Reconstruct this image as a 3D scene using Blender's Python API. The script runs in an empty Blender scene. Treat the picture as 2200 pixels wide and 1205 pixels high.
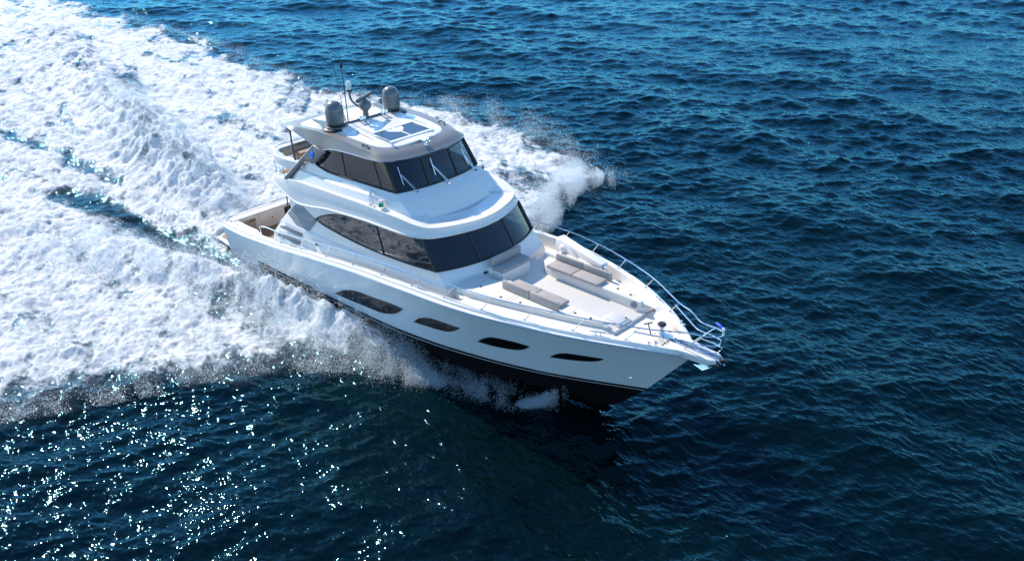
import bpy, bmesh, math, random
import numpy as np
from mathutils import Matrix, Vector

# ------------------------------------------------------------------ camera, sky, sun, exposure
scn = bpy.context.scene
COL = scn.collection
TRIM = math.radians(2.2)                                   # bow-up running trim of the yacht
YM = Matrix.Translation((0, 0, -0.25)) @ Matrix.Rotation(-TRIM, 4, 'Y')
YM3 = np.array(YM.to_3x3()); YT = np.array(YM.translation)

def set_camera():
    f, c = 1870.0, np.array([1100.0, 602.5])
    vy = np.array([3105.35, -397.83]); vx = np.array([-1100.0, -312.07])
    d = lambda v: np.array([v[0]-c[0], -(v[1]-c[1]), -f])
    X = -d(vx); X /= np.linalg.norm(X)
    Y = d(vy); Y -= X*(X@Y); Y /= np.linalg.norm(Y)
    R = np.stack([X, Y, np.cross(X, Y)], 1)                # yacht axes seen from the camera
    cam = bpy.data.cameras.new('camera'); ob = bpy.data.objects.new('camera', cam); COL.objects.link(ob)
    cam.sensor_width = 36; cam.lens = 36*f/2200; cam.clip_start = 0.5; cam.clip_end = 20000
    M = Matrix(R.T.tolist()).to_4x4(); M.translation = (30.11, -17.5, 15.07)
    ob.matrix_world = YM @ M
    scn.camera = ob
set_camera()

SUN_EL, SUN_AZ = math.radians(38), math.radians(178)      # direction towards the sun: almost straight aft
w = bpy.data.worlds.new('World'); scn.world = w; w.use_nodes = True
nt = w.node_tree; bg = nt.nodes['Background']
sky = nt.nodes.new('ShaderNodeTexSky'); sky.sky_type = 'NISHITA'; sky.sun_disc = False
sky.sun_elevation = SUN_EL; sky.sun_rotation = math.pi/2 - SUN_AZ
sky.air_density = 1.0; sky.dust_density = 0.1; sky.ozone_density = 3.0
tn = nt.nodes.new('ShaderNodeMix'); tn.data_type = 'RGBA'; tn.blend_type = 'MULTIPLY'; tn.inputs[0].default_value = 1.0; tn.inputs[7].default_value = (.84, 1.09, 1.22, 1)   # deep blue clear sky
nt.links.new(sky.outputs[0], tn.inputs[6]); nt.links.new(tn.outputs[2], bg.inputs[0]); bg.inputs[1].default_value = 0.15
sl = bpy.data.lights.new('sun', 'SUN'); so = bpy.data.objects.new('sun', sl); COL.objects.link(so)
sl.energy = 4.2; sl.angle = math.radians(0.5); sl.color = (1.0, 0.90, 0.75)
sd = Vector((math.cos(SUN_AZ)*math.cos(SUN_EL), math.sin(SUN_AZ)*math.cos(SUN_EL), math.sin(SUN_EL)))
so.rotation_euler = sd.to_track_quat('Z', 'Y').to_euler(); so.location = sd*80
scn.view_settings.view_transform = 'Standard'; scn.view_settings.look = 'None'
scn.view_settings.gamma = 1.0; scn.view_settings.exposure = 0.55
scn.cycles.use_denoising = True; scn.cycles.sample_clamp_indirect = 2.0; scn.cycles.blur_glossy = 1.0; scn.cycles.diffuse_bounces = 10; scn.cycles.max_bounces = 14; scn.cycles.transparent_max_bounces = 24
scn.cycles.caustics_reflective = False; scn.cycles.caustics_refractive = False

# ------------------------------------------------------------------ helpers
def pc(xs, ys, x):
    xs = np.asarray(xs, float); ys = np.asarray(ys, float); x = np.clip(np.asarray(x, float), xs[0], xs[-1])
    h = np.diff(xs); dl = np.diff(ys)/h; m = np.zeros_like(ys)
    den = dl[:-1]+dl[1:]
    m[1:-1] = np.where(dl[:-1]*dl[1:] > 0, 2*dl[:-1]*dl[1:]/np.where(den == 0, 1, den), 0)
    m[0] = dl[0]; m[-1] = dl[-1]
    i = np.clip(np.searchsorted(xs, x)-1, 0, len(xs)-2); t = (x-xs[i])/h[i]
    return (2*t**3-3*t**2+1)*ys[i]+(t**3-2*t**2+t)*h[i]*m[i]+(-2*t**3+3*t**2)*ys[i+1]+(t**3-t**2)*h[i]*m[i+1]

def cr(pts, n):
    """smooth curve through control points, resampled by arc length"""
    p = np.asarray(pts, float); q = np.vstack([2*p[0]-p[1], p, 2*p[-1]-p[-2]]); out = []
    for i in range(len(p)-1):
        a, b, c_, d_ = q[i:i+4]
        for t in np.linspace(0, 1, 12, endpoint=False):
            out.append(0.5*((2*b)+(c_-a)*t+(2*a-5*b+4*c_-d_)*t*t+(3*b-a-3*c_+d_)*t**3))
    out.append(p[-1]); out = np.array(out)
    s = np.r_[0, np.cumsum(np.linalg.norm(np.diff(out, axis=0), axis=1))]
    u = np.linspace(0, s[-1], n)
    return np.stack([np.interp(u, s, out[:, k]) for k in range(p.shape[1])], 1)

def grid(rows, closed=False):
    rows = [np.asarray(r, float) for r in rows]; n = len(rows[0]); V = np.vstack(rows).tolist(); F = []
    for k in range(len(rows)-1):
        for i in range(n if closed else n-1):
            j = (i+1) % n
            F.append((k*n+i, k*n+j, (k+1)*n+j, (k+1)*n+i))
    return V, F

def join(*parts):
    V, F = [], []
    for v, f in parts:
        o = len(V); V += [tuple(a) for a in v]; F += [tuple(i+o for i in g) for g in f]
    return V, F

def mir(vf): return [(a[0], -a[1], a[2]) for a in vf[0]], [tuple(reversed(g)) for g in vf[1]]
def both(vf): return join(vf, mir(vf))

def obj(name, vf, mat, parent=None, smooth=40, midx=None, bev=0, seg=2, weld=True, fix=True, label=None):
    me = bpy.data.meshes.new(name); me.from_pydata([tuple(map(float, v)) for v in vf[0]], [], vf[1])
    for m in (mat if isinstance(mat, (list, tuple)) else [mat]): me.materials.append(m)
    if midx is not None: me.polygons.foreach_set('material_index', midx)
    bm = bmesh.new(); bm.from_mesh(me)
    if weld: bmesh.ops.remove_doubles(bm, verts=bm.verts, dist=1e-4)
    bmesh.ops.dissolve_degenerate(bm, edges=bm.edges, dist=1e-5)
    if fix: bmesh.ops.recalc_face_normals(bm, faces=bm.faces)
    if bev:
        ed = [e for e in bm.edges if len(e.link_faces) == 2 and e.calc_face_angle(0) > 0.6]
        bmesh.ops.bevel(bm, geom=ed, offset=bev, segments=seg, profile=0.5, affect='EDGES', clamp_overlap=True)
    bm.to_mesh(me); bm.free()
    if smooth:
        me.polygons.foreach_set('use_smooth', [True]*len(me.polygons))
        me.set_sharp_from_angle(angle=math.radians(smooth))
    o = bpy.data.objects.new(name, me); COL.objects.link(o)
    if parent: o.parent = parent
    if label: o['label'] = label
    return o

def tag(o, label=None, cat=None, group=None, kind=None):
    for k, v in (('label', label), ('category', cat), ('group', group), ('kind', kind)):
        if v: o[k] = v
    return o

def prism(pts, z0, z1):
    n = len(pts); V = [(p[0], p[1], z0) for p in pts]+[(p[0], p[1], z1) for p in pts]
    return V, [tuple(range(n-1, -1, -1)), tuple(range(n, 2*n))]+[(i, (i+1) % n, n+(i+1) % n, n+i) for i in range(n)]

def slab(pts, off):
    """closed solid from a 3D polygon pushed along off"""
    n = len(pts); P = np.asarray(pts, float); V = np.vstack([P, P+np.asarray(off)]).tolist()
    return V, [tuple(range(n-1, -1, -1)), tuple(range(n, 2*n))]+[(i, (i+1) % n, n+(i+1) % n, n+i) for i in range(n)]

def box(c, s, rz=0, ry=0):
    M = Matrix.Rotation(rz, 3, 'Z') @ Matrix.Rotation(ry, 3, 'Y')
    V = [tuple(Vector(c)+M @ Vector((sx*s[0]/2, sy*s[1]/2, sz*s[2]/2))) for sx in (-1, 1) for sy in (-1, 1) for sz in (-1, 1)]
    return V, [(0, 1, 3, 2), (4, 6, 7, 5), (0, 4, 5, 1), (2, 3, 7, 6), (0, 2, 6, 4), (1, 5, 7, 3)]

def tube(pts, r, n=8, smooth=0):
    P = [Vector(p) for p in pts]
    if smooth: P = [Vector(p) for p in cr(pts, smooth)]
    V, F = [], []; up = Vector((0.13, 0.21, 0.97)); m = len(P)
    if isinstance(r, (list, tuple)): r = list(np.interp(np.linspace(0, 1, m), np.linspace(0, 1, len(r)), r))
    for i, p in enumerate(P):
        t = (P[min(i+1, m-1)]-P[max(i-1, 0)]).normalized()
        a = t.cross(up)
        if a.length < 0.05: a = t.cross(Vector((1, 0, 0)))
        a.normalize(); b = t.cross(a); rr = r[i] if isinstance(r, (list, tuple)) else r
        for k in range(n):
            q = 2*math.pi*k/n; V.append(tuple(p+a*(math.cos(q)*rr)+b*(math.sin(q)*rr)))
    for i in range(m-1):
        for k in range(n): F.append((i*n+k, i*n+(k+1) % n, (i+1)*n+(k+1) % n, (i+1)*n+k))
    F += [tuple(range(n-1, -1, -1)), tuple((m-1)*n+k for k in range(n))]
    return V, F

def lathe(prof, c, n=24, axis=(0, 0, 1)):
    q = Vector((0, 0, 1)).rotation_difference(Vector(axis)); V, F = [], []
    for r, z in prof:
        for k in range(n):
            a = 2*math.pi*k/n; V.append(tuple(Vector(c)+q @ Vector((r*math.cos(a), r*math.sin(a), z))))
    m = len(prof)
    for i in range(m-1):
        for k in range(n): F.append((i*n+k, i*n+(k+1) % n, (i+1)*n+(k+1) % n, (i+1)*n+k))
    F += [tuple(range(n-1, -1, -1)), tuple((m-1)*n+k for k in range(n))]
    return V, F

def ball(c, r, sz=1.0, n=20, m=10):
    return lathe([(max(r*math.sin(math.pi*i/m), 1e-3), -r*sz*math.cos(math.pi*i/m)) for i in range(m+1)], c, n)

# ------------------------------------------------------------------ materials
def node_mat(name):
    m = bpy.data.materials.new(name); m.use_nodes = True
    t = m.node_tree; return m, t, t.nodes['Principled BSDF'], t.nodes.new, t.links.new

def noise(t, scale, detail=4, rough=0.55, coords='Object'):
    tc = t.nodes.new('ShaderNodeTexCoord'); n = t.nodes.new('ShaderNodeTexNoise')
    n.inputs['Scale'].default_value = scale; n.inputs['Detail'].default_value = detail; n.inputs['Roughness'].default_value = rough
    t.links.new(tc.outputs[coords], n.inputs['Vector']); return n

def ramp(t, src, a, b, p0=0.3, p1=0.7):
    r = t.nodes.new('ShaderNodeValToRGB'); r.color_ramp.elements[0].position = p0; r.color_ramp.elements[1].position = p1
    r.color_ramp.elements[0].color = (*a, 1); r.color_ramp.elements[1].color = (*b, 1); t.links.new(src, r.inputs[0]); return r

def paint(name, col, rough=0.3, metal=0.0, coat=0.0, var=0.06, scale=1.3, bump=0.0, bscale=60):
    m, t, b, N, L = node_mat(name)
    n = noise(t, scale, 5)
    r = ramp(t, n.outputs['Fac'], [c*(1-var) for c in col], [min(1, c*(1+var)) for c in col])
    L(r.outputs[0], b.inputs['Base Color'])
    n2 = noise(t, scale*7, 4); mr = N('ShaderNodeMapRange'); L(n2.outputs['Fac'], mr.inputs[0])
    mr.inputs[3].default_value = max(0.02, rough-0.06); mr.inputs[4].default_value = rough+0.06; L(mr.outputs[0], b.inputs['Roughness'])
    b.inputs['Metallic'].default_value = metal; b.inputs['Coat Weight'].default_value = coat; b.inputs['Coat Roughness'].default_value = 0.08
    if bump:
        n3 = noise(t, bscale, 3); bp = N('ShaderNodeBump'); bp.inputs['Strength'].default_value = bump; bp.inputs['Distance'].default_value = 0.01
        L(n3.outputs['Fac'], bp.inputs['Height']); L(bp.outputs[0], b.inputs['Normal'])
    return m

M_WHITE = paint('white_gelcoat', (0.82, 0.79, 0.75), 0.22, coat=0.3, var=0.02)
M_HULL = paint('white_hull_gelcoat', (0.75, 0.79, 0.81), 0.16, coat=0.5, var=0.02, scale=0.6)
M_DECK = paint('nonskid_deck', (0.70, 0.665, 0.61), 0.6, var=0.025, bump=0.25, bscale=180)
M_CREAM = paint('cream_gelcoat', (0.80, 0.73, 0.62), 0.4, var=0.03)
M_BLACK = paint('black_antifouling', (0.006, 0.005, 0.006), 0.7, var=0.25)
M_BLACK.node_tree.nodes['Principled BSDF'].inputs['Specular IOR Level'].default_value = .12
M_BOOT = paint('black_gloss_stripe', (0.008, 0.009, 0.012), 0.15, var=0.1)
M_GREY = paint('taupe_metallic_paint', (0.225, 0.215, 0.205), 0.34, metal=0.1, coat=0.2, var=0.04)
M_LEG = paint('arch_grey_paint', (0.12, 0.122, 0.13), 0.35, metal=0.1, var=0.05)
M_DGREY = paint('charcoal_paint', (0.10, 0.105, 0.115), 0.35, metal=0.2, var=0.05)
M_DOME = paint('grey_radome_paint', (0.135, 0.148, 0.158), 0.3, coat=0.3, var=0.04)
M_CHROME = paint('polished_steel', (0.82, 0.82, 0.83), 0.12, metal=1.0, var=0.03, scale=8)
M_DARKM = paint('dark_fitting', (0.03, 0.03, 0.033), 0.35, metal=0.3, var=0.1)
M_RUBBER = paint('black_rubber', (0.012, 0.012, 0.013), 0.5, var=0.1)
M_TAUPE = paint('taupe_upholstery', (0.37, 0.34, 0.32), 0.85, var=0.08, scale=6, bump=0.5, bscale=240)
M_TAN = paint('tan_upholstery', (0.46, 0.34, 0.25), 0.8, var=0.08, scale=5, bump=0.3, bscale=200)
M_VENT = paint('vent_grille_grey', (0.22, 0.235, 0.26), 0.5, var=0.08, bump=0.6, bscale=90)
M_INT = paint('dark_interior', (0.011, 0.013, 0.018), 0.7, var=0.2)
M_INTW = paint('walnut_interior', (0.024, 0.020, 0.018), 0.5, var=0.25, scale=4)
M_BLUE = paint('royal_blue_cloth', (0.02, 0.09, 0.62), 0.6, var=0.15, scale=9)
M_LBLUE = paint('light_blue_enamel', (0.25, 0.45, 0.95), 0.3, var=0.05)
M_GREENL = paint('green_lens', (0.0, 0.35, 0.16), 0.15, var=0.05)
M_REDL = paint('red_lens', (0.45, 0.01, 0.01), 0.15, var=0.05)
M_LENS = paint('clear_lens', (0.7, 0.72, 0.75), 0.08, metal=0.2, var=0.03)

def teak():
    m, t, b, N, L = node_mat('teak_planks')
    tc = N('ShaderNodeTexCoord'); mp = N('ShaderNodeMapping'); L(tc.outputs['Object'], mp.inputs[0])
    wv = N('ShaderNodeTexWave'); wv.wave_type = 'BANDS'; wv.bands_direction = 'Y'; wv.inputs['Scale'].default_value = 2.6
    wv.inputs['Distortion'].default_value = 0.0; L(mp.outputs[0], wv.inputs['Vector'])
    mp2 = N('ShaderNodeMapping'); mp2.inputs['Scale'].default_value = (2, 22, 2); L(tc.outputs['Object'], mp2.inputs[0])
    ns = N('ShaderNodeTexNoise'); ns.inputs['Scale'].default_value = 2.5; ns.inputs['Detail'].default_value = 6; L(mp2.outputs[0], ns.inputs['Vector'])
    r1 = ramp(t, ns.outputs['Fac'], (0.20, 0.095, 0.042), (0.40, 0.23, 0.12))
    r2 = ramp(t, wv.outputs['Fac'], (0.06, 0.05, 0.045), (1, 1, 1), 0.02, 0.12)
    mx = N('ShaderNodeMix'); mx.data_type = 'RGBA'; mx.blend_type = 'MULTIPLY'; mx.inputs[0].default_value = 0.85
    L(r1.outputs[0], mx.inputs[6]); L(r2.outputs[0], mx.inputs[7]); L(mx.outputs[2], b.inputs['Base Color']); b.inputs['Roughness'].default_value = 0.6
    return m
M_TEAK = teak()

def glass(name, tint, ior, base=(0.004, 0.005, 0.007), clear=0.6):
    """tinted window glass: mirror-like outside, partly see-through"""
    m, t, b, N, L = node_mat(name); t.nodes.remove(b)
    out = t.nodes['Material Output']
    tr = N('ShaderNodeBsdfTransparent'); tr.inputs[0].default_value = (*tint, 1)
    df = N('ShaderNodeBsdfDiffuse'); df.inputs[0].default_value = (*base, 1)
    m1 = N('ShaderNodeMixShader'); m1.inputs[0].default_value = clear; L(df.outputs[0], m1.inputs[1]); L(tr.outputs[0], m1.inputs[2])
    gl = N('ShaderNodeBsdfGlossy'); gl.inputs['Roughness'].default_value = 0.015; gl.inputs[0].default_value = (0.95, 0.97, 1.0, 1)
    n = noise(t, 0.8, 2); bp = N('ShaderNodeBump'); bp.inputs['Strength'].default_value = 0.03; bp.inputs['Distance'].default_value = 0.05
    L(n.outputs['Fac'], bp.inputs['Height']); L(bp.outputs[0], gl.inputs['Normal'])
    fr = N('ShaderNodeFresnel'); fr.inputs[0].default_value = ior
    geo = N('ShaderNodeNewGeometry'); inv = N('ShaderNodeMath'); inv.operation = 'MULTIPLY_ADD'
    inv.inputs[1].default_value = -0.92; inv.inputs[2].default_value = 1.0; L(geo.outputs['Backfacing'], inv.inputs[0])
    mu = N('ShaderNodeMath'); mu.operation = 'MULTIPLY'; L(fr.outputs[0], mu.inputs[0]); L(inv.outputs[0], mu.inputs[1])
    m2 = N('ShaderNodeMixShader'); L(mu.outputs[0], m2.inputs[0]); L(m1.outputs[0], m2.inputs[1]); L(gl.outputs[0], m2.inputs[2])
    L(m2.outputs[0], out.inputs[0]); return m
M_GLASS = glass('tinted_windscreen_glass', (0.42, 0.58, 0.66), 1.65, base=(.002, .006, .014), clear=0.6)
M_MIRGL = glass('mirror_tinted_glass', (0.30, 0.34, 0.36), 2.05, clear=0.6)
M_WING = glass('pale_wing_glass', (0.75, 0.82, 0.86), 1.6, base=(0.20, 0.25, 0.30), clear=0.3)
M_SKYL = glass('skylight_glass', (0.10, 0.12, 0.15), 2.4, base=(0.01, 0.012, 0.02), clear=0.3)
M_PORT = glass('black_hull_glass', (0.03, 0.03, 0.03), 1.5, base=(0.008, 0.007, 0.007), clear=0.2)
# ------------------------------------------------------------------ the yacht: hull lines (x forward, y port, z up, metres)
SX = [0, 1.27, 3, 4.5, 6.2, 8, 9.5, 10.7, 12, 13, 14.2, 15.6, 16.9, 18.2, 19.0, 19.5, 19.92]
SY = [2.62, 2.70, 2.80, 2.86, 2.90, 2.92, 2.92, 2.92, 2.91, 2.87, 2.71, 2.36, 1.94, 1.33, .84, .47, .06]
SZ = [1.56, 1.62, 1.82, 2.01, 2.26, 2.48, 2.64, 2.73, 2.83, 2.88, 2.91, 2.93, 2.92, 2.87, 2.80, 2.72, 2.62]
BX = [0, 2, 5, 8, 10, 12, 14, 15.5, 17, 18, 18.54]
BY = [2.5, 2.54, 2.58, 2.56, 2.5, 2.33, 1.95, 1.5, .85, .33, .02]
BZ = [.66, .70, .78, .82, .85, .92, .98, 1.0, 1.0, .98, .96]
CX = [0, 2, 5, 8, 10, 12, 14, 15.5, 16.6, 17.5, 18.05]
CY = [2.36, 2.4, 2.42, 2.36, 2.24, 1.98, 1.5, 1.02, .58, .2, .02]
CZ = [.05, -.05, -.12, -.1, -.05, .02, .1, .18, .26, .36, .44]
KX = [0, 6, 10, 13, 15, 16.2, 17.0, 17.6, 18.0]
KZ = [-.75, -.95, -1.02, -.98, -.85, -.66, -.36, .0, .42]
def flare(s, x):
    k = np.clip((x-8)/9, 0, 1)*.28
    return s*(1-k)+k*s*s
def side_y(x, z):
    ys, zs = pc(SX, SY, x), pc(SX, SZ, x); yb, zb = pc(BX, BY, x), pc(BX, BZ, x)
    if x > 18.54: zb, yb = .96+(x-18.54)/1.38*1.66, .02
    return float(yb+(ys-yb)*flare(np.clip((z-zb)/(zs-zb), 0, 1.1), x))

yacht = bpy.data.objects.new('motor_yacht', None); COL.objects.link(yacht); yacht.matrix_world = YM
tag(yacht, 'white flybridge motor yacht with grey hardtop speeding across the sea', 'motor yacht')

T = np.unique(np.r_[np.linspace(0, .75, 46), np.linspace(.75, 1, 40)])
def hull_rows():
    xs = T*19.92; rows = []
    S = np.stack([xs, -pc(SX, SY, xs), pc(SX, SZ, xs)], 1)
    xb = T*18.54; B = np.stack([xb, -pc(BX, BY, xb), pc(BX, BZ, xb)], 1)
    xc = T*18.05; Cc = np.stack([xc, -pc(CX, CY, xc), pc(CX, CZ, xc)], 1)
    xk = T*18.0; K = np.stack([xk, np.zeros_like(xk), pc(KX, KZ, xk)], 1)
    for s in np.linspace(1, 0, 9):
        r = B+(S-B)*s; r[:, 1] = B[:, 1]+(S[:, 1]-B[:, 1])*flare(s, r[:, 0]); rows.append(r)
    D = Cc-B; ln = np.linalg.norm(D, axis=1)[:, None]+1e-6
    for dd in (.10, .135, .17): rows.append(B+D/ln*np.minimum(dd, ln*.8))
    rows.append(Cc); rows.append(Cc*[1, 1, 1]+[[0, .10, -.03]]*np.minimum(1, -Cc[:, 1:2]/.3))
    for s in (.5, 1): rows.append(rows[13]+(K-rows[13])*s)
    return rows
HR = hull_rows(); n = len(T)
vf = grid(HR); mi = []
for k in range(len(HR)-1):
    for i in range(n-1):
        aft = HR[k][i][0] < 2.15
        mi.append(0 if (k < 8 or (aft and k < 12)) else (1 if k == 8 else (0 if k == 10 else (1 if k == 9 else 2))))
tr = [tuple(r[0]) for r in HR]                                        # transom edge
L_ = len(vf[0]); V2 = vf[0]+[(a[0], -a[1], a[2]) for a in vf[0]]
F2 = vf[1]+[tuple(reversed([i+L_ for i in g])) for g in vf[1]]; mi2 = mi+mi
tp = [k*n for k in range(len(HR))]; F2.append(tuple(tp+[L_+k for k in reversed(tp)][1:])); mi2.append(0)
hull = obj('hull', (V2, F2), [M_HULL, M_BOOT, M_BLACK], yacht, 35, mi2, weld=False)

from mathutils.bvhtree import BVHTree
HB = BVHTree.FromPolygons([tuple(map(float, v)) for v in V2], F2)
def skin_y(x, z):
    h = HB.ray_cast(Vector((x, -6, z)), Vector((0, 1, 0)))[0]
    return -h.y if h else side_y(x, z)

# rub rail, toe step and bulwark cap
XS = np.r_[np.linspace(0, 16, 60), np.linspace(16.2, 19.85, 36)]
ys, zs = pc(SX, SY, XS), pc(SX, SZ, XS)
fw = np.clip((19.9-XS)/1.2, 0.05, 1)
zdeck = pc([0, 2.3, 3.75, 6, 9, 12, 16, 19.9], [1.0, 1.0, 1.85, 2.1, 2.42, 2.58, 2.66, 2.72], XS)
capw = pc([0, 2.0, 2.5, 3.2, 20], [.42, .40, .20, .17, .17], XS)
def rail_rows(prof): return [np.stack([XS, -np.maximum(ys+np.array(a)*fw, .012), zs+b], 1) for a, b in prof]
cap_in = [(-.10-capw, .125)]
prof = [(.0, -.045), (.035, -.03), (.05, .0), (.035, .028), (-.05, .035), (-.065, .05), (-.075, .112), (-.09, .125)]
R_ = rail_rows(prof)+rail_rows(cap_in)
inn = np.stack([XS, -np.maximum(ys-(.13+capw)*fw, .01), np.minimum(zdeck-.02, zs+.1)], 1)
g = both(grid(R_+[inn]))
bulwark = obj('bulwark', g, M_WHITE, yacht, 35)
rr = both(tube([(x, -(pc(SX, SY, x)+.045), pc(SX, SZ, x)+.002) for x in np.linspace(0, 19.8, 70)], .018, 6))
obj('rub_rail_strip', rr, M_CHROME, bulwark)

def hull_win(pts, name, holes):
    p = np.asarray(pts); top = [q for q in p[:6]]; bot = [p[0]]+[q for q in p[6:][::-1]]+[p[5]]
    top = np.array(sorted(top, key=lambda q: q[0])); bot = np.array(sorted(bot, key=lambda q: q[0]))
    xs = np.linspace(p[0][0], p[5][0], 26)
    for sgn in (-1, 1):
        rows, edge = [], []
        for s in np.linspace(0, 1, 5):
            zt, zb = pc(top[:, 0], top[:, 1], xs), pc(bot[:, 0], bot[:, 1], xs); zz = zb+(zt-zb)*s
            rows.append([(x, sgn*(skin_y(x, z)+.008), z) for x, z in zip(xs, zz)])
        o = obj(name, grid(rows), M_PORT, hull, 60, weld=False)
        if (o.data.polygons[40].normal.y*sgn) < 0: o.data.flip_normals()
        loop = list(rows[0])+list(rows[-1])[::-1]
        loop = [(a[0], a[1], a[2]) for a in loop]+[loop[0]]
        obj('window_frame', tube(loop, .012, 5), M_DARKM, o)
        for hx, hz in holes:
            obj('porthole', lathe([(.10, 0), (.10, .02), (.085, .03), (.085, .012), (.001, .012)], (hx, sgn*(skin_y(hx, hz)+.004), hz), 20, (0, sgn, .08)), M_RUBBER, o)
hull_win([(7.32, 1.12), (8.11, 1.54), (8.78, 1.73), (9.68, 1.81), (10.55, 1.9), (11.08, 1.91), (10.65, 1.58), (10.24, 1.39), (9.77, 1.27), (8.82, 1.21), (8.03, 1.15)], 'hull_window', [(7.93, 1.33), (10.32, 1.68)])
hull_win([(11.43, 1.53), (11.74, 1.78), (12.09, 1.94), (12.43, 2.02), (12.92, 2.04), (13.44, 2.04), (13.16, 1.83), (12.88, 1.7), (12.52, 1.63), (12.01, 1.58)], 'hull_window', [(12.46, 1.81)])
hull_win([(13.94, 1.67), (14.28, 1.93), (14.55, 2.05), (14.86, 2.09), (15.36, 2.1), (15.72, 2.06), (15.46, 1.86), (15.2, 1.76), (14.84, 1.70), (14.31, 1.66)], 'hull_window', [])
hull_win([(16.24, 1.79), (16.48, 1.98), (16.68, 2.07), (16.86, 2.11), (17.32, 2.12), (17.75, 2.12), (17.55, 1.98), (17.37, 1.92), (17.12, 1.87), (16.61, 1.81)], 'hull_window', [])
for sgn in (-1, 1):
    obj('drain_outlet', lathe([(.05, 0), (.05, .02), (.03, .025), (.001, .015)], (18.22, sgn*skin_y(18.22, 1.39), 1.39), 12, (.35, sgn, .3)), M_CHROME, hull)

# decks
xs = np.r_[np.linspace(3.75, 16, 50), np.linspace(16.2, 19.7, 20)]
yd = np.maximum(pc(SX, SY, xs)-.30, .02); zd = np.interp(xs, XS, zdeck)
rows = [np.stack([xs, yd*s, zd+.02*(1-s*s)], 1) for s in np.linspace(-1, 1, 13)]
deck = obj('foredeck', grid(rows), M_DECK, yacht, 30)
obj('cockpit_sole', prism([(.3, -2.45), (4.9, -2.62), (4.9, 2.62), (.3, 2.45)], .93, 1.0), M_TEAK, yacht)
# cockpit transom bulwark with door, locker and window
tb = obj('transom_bulwark', join(box((.15, 0, 1.2), (.36, 4.9, .98))), M_CREAM, yacht, bev=.03)
obj('transom_cap', box((.14, 0, 1.715), (.44, 4.6, .06)), M_WHITE, tb, bev=.02)
obj('transom_door', box((.338, -1.62, 1.3), (.02, .52, .56)), M_TAN, tb, bev=.006)
obj('door_handle', box((.355, -1.5, 1.5), (.03, .28, .035)), M_DARKM, tb, bev=.006)
obj('locker_door', box((.336, -.83, 1.34), (.014, .62, .5)), M_CREAM, tb, bev=.006)
obj('locker_latch', lathe([(.025, 0), (.025, .02), (.001, .02)], (.342, -.6, 1.36), 10, (1, 0, 0)), M_DARKM, tb)
wn = obj('transom_window', box((.336, .55, 1.36), (.014, 1.1, .46)), M_PORT, tb, bev=.01)
obj('window_frame', tube([(.345, .0, 1.13), (.345, 0, 1.59), (.345, 1.1, 1.59), (.345, 1.1, 1.13), (.345, 0, 1.13)], .018, 6), M_RUBBER, wn)
obj('seam_moulding', box((.336, -1.2, 1.35), (.012, .03, .66)), M_WHITE, tb)
for sgn in (-1, 1):                                                     # inner side walls of the cockpit
    obj('cockpit_side', slab([(.3, sgn*2.12, 1.0), (2.25, sgn*2.24, 1.0), (2.25, sgn*2.24, 1.74), (.3, sgn*2.12, 1.66)], (0, sgn*.06, 0)), M_CREAM, yacht)
for x, y in ((.25, -2.36), (1.45, -2.44), (.8, -2.40)):
    obj('cap_fitting', box((x, y, 1.70 + .03*x), (.09, .05, .018)), M_DARKM, bulwark, bev=.006)
obj('swim_platform', prism([(-1.6, -1.9), (-1.35, -2.25), (0, -2.35), (0, 2.35), (-1.35, 2.25), (-1.6, 1.9)], .40, .50), M_WHITE, yacht, bev=.02)
obj('platform_teak', prism([(-1.5, -1.85), (-1.3, -2.12), (-.02, -2.2), (-.02, 2.2), (-1.3, 2.12), (-1.5, 1.85)], .50, .512), M_TEAK, yacht)
obj('stern_light_bar', tube([(.0, -2.45, 1.74), (-.1, -2.2, 1.76), (-.12, 0, 1.78), (-.1, 2.2, 1.76), (.0, 2.45, 1.74)], .035, 8, 24), M_CHROME, tb)

# ------------------------------------------------------------------ saloon (deckhouse)
def plan(xa, xc, yc, xf, ya, ns=40, nf=31, p=2.3):
    """starboard side from aft to the front corner, then round the front to the centreline"""
    t = np.linspace(0, 1, ns); side = np.stack([xa+(xc-xa)*t, -(ya+(yc-ya)*np.clip((t-.35)/.65, 0, 1)**2)], 1)
    a = np.linspace(0, 1, nf+1)[1:]; yy = yc*(1-a); fr = np.stack([xc+(xf-xc)*(1-(yy/yc)**p), -yy], 1)
    return np.vstack([side, fr])
NS, NF = 40, 31
def lift(pl, z): return np.column_stack([pl, np.broadcast_to(z, len(pl))])
def full(r):                                                            # starboard half -> whole girth
    r = np.asarray(r); m = r[:-1][::-1]*[1, -1, 1]; return np.vstack([r, m])
HX = [3.9, 6, 8.8, 10, 11, 12.1, 12.6]
sx0 = lambda x: pc(HX, [2.42, 2.42, 2.38, 2.33, 2.27, 2.17, 2.15], x)   # half breadth at z = 3
ZB = lambda x: pc([3, 6.28, 6.7, 7.2, 8.15, 8.9, 9.6, 11, 12.15], [3.48, 3.48, 3.42, 3.37, 3.30, 3.27, 3.26, 3.28, 3.34], x)
ZT = lambda x: np.where(x < 6.3, 3.48, pc([6.28, 6.45, 6.7, 6.94, 7.3, 7.56, 8.5, 9.48, 10.5, 11.6], [3.485, 3.62, 3.73, 3.82, 3.93, 3.98, 4.09, 4.15, 4.18, 4.20], x))
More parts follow.
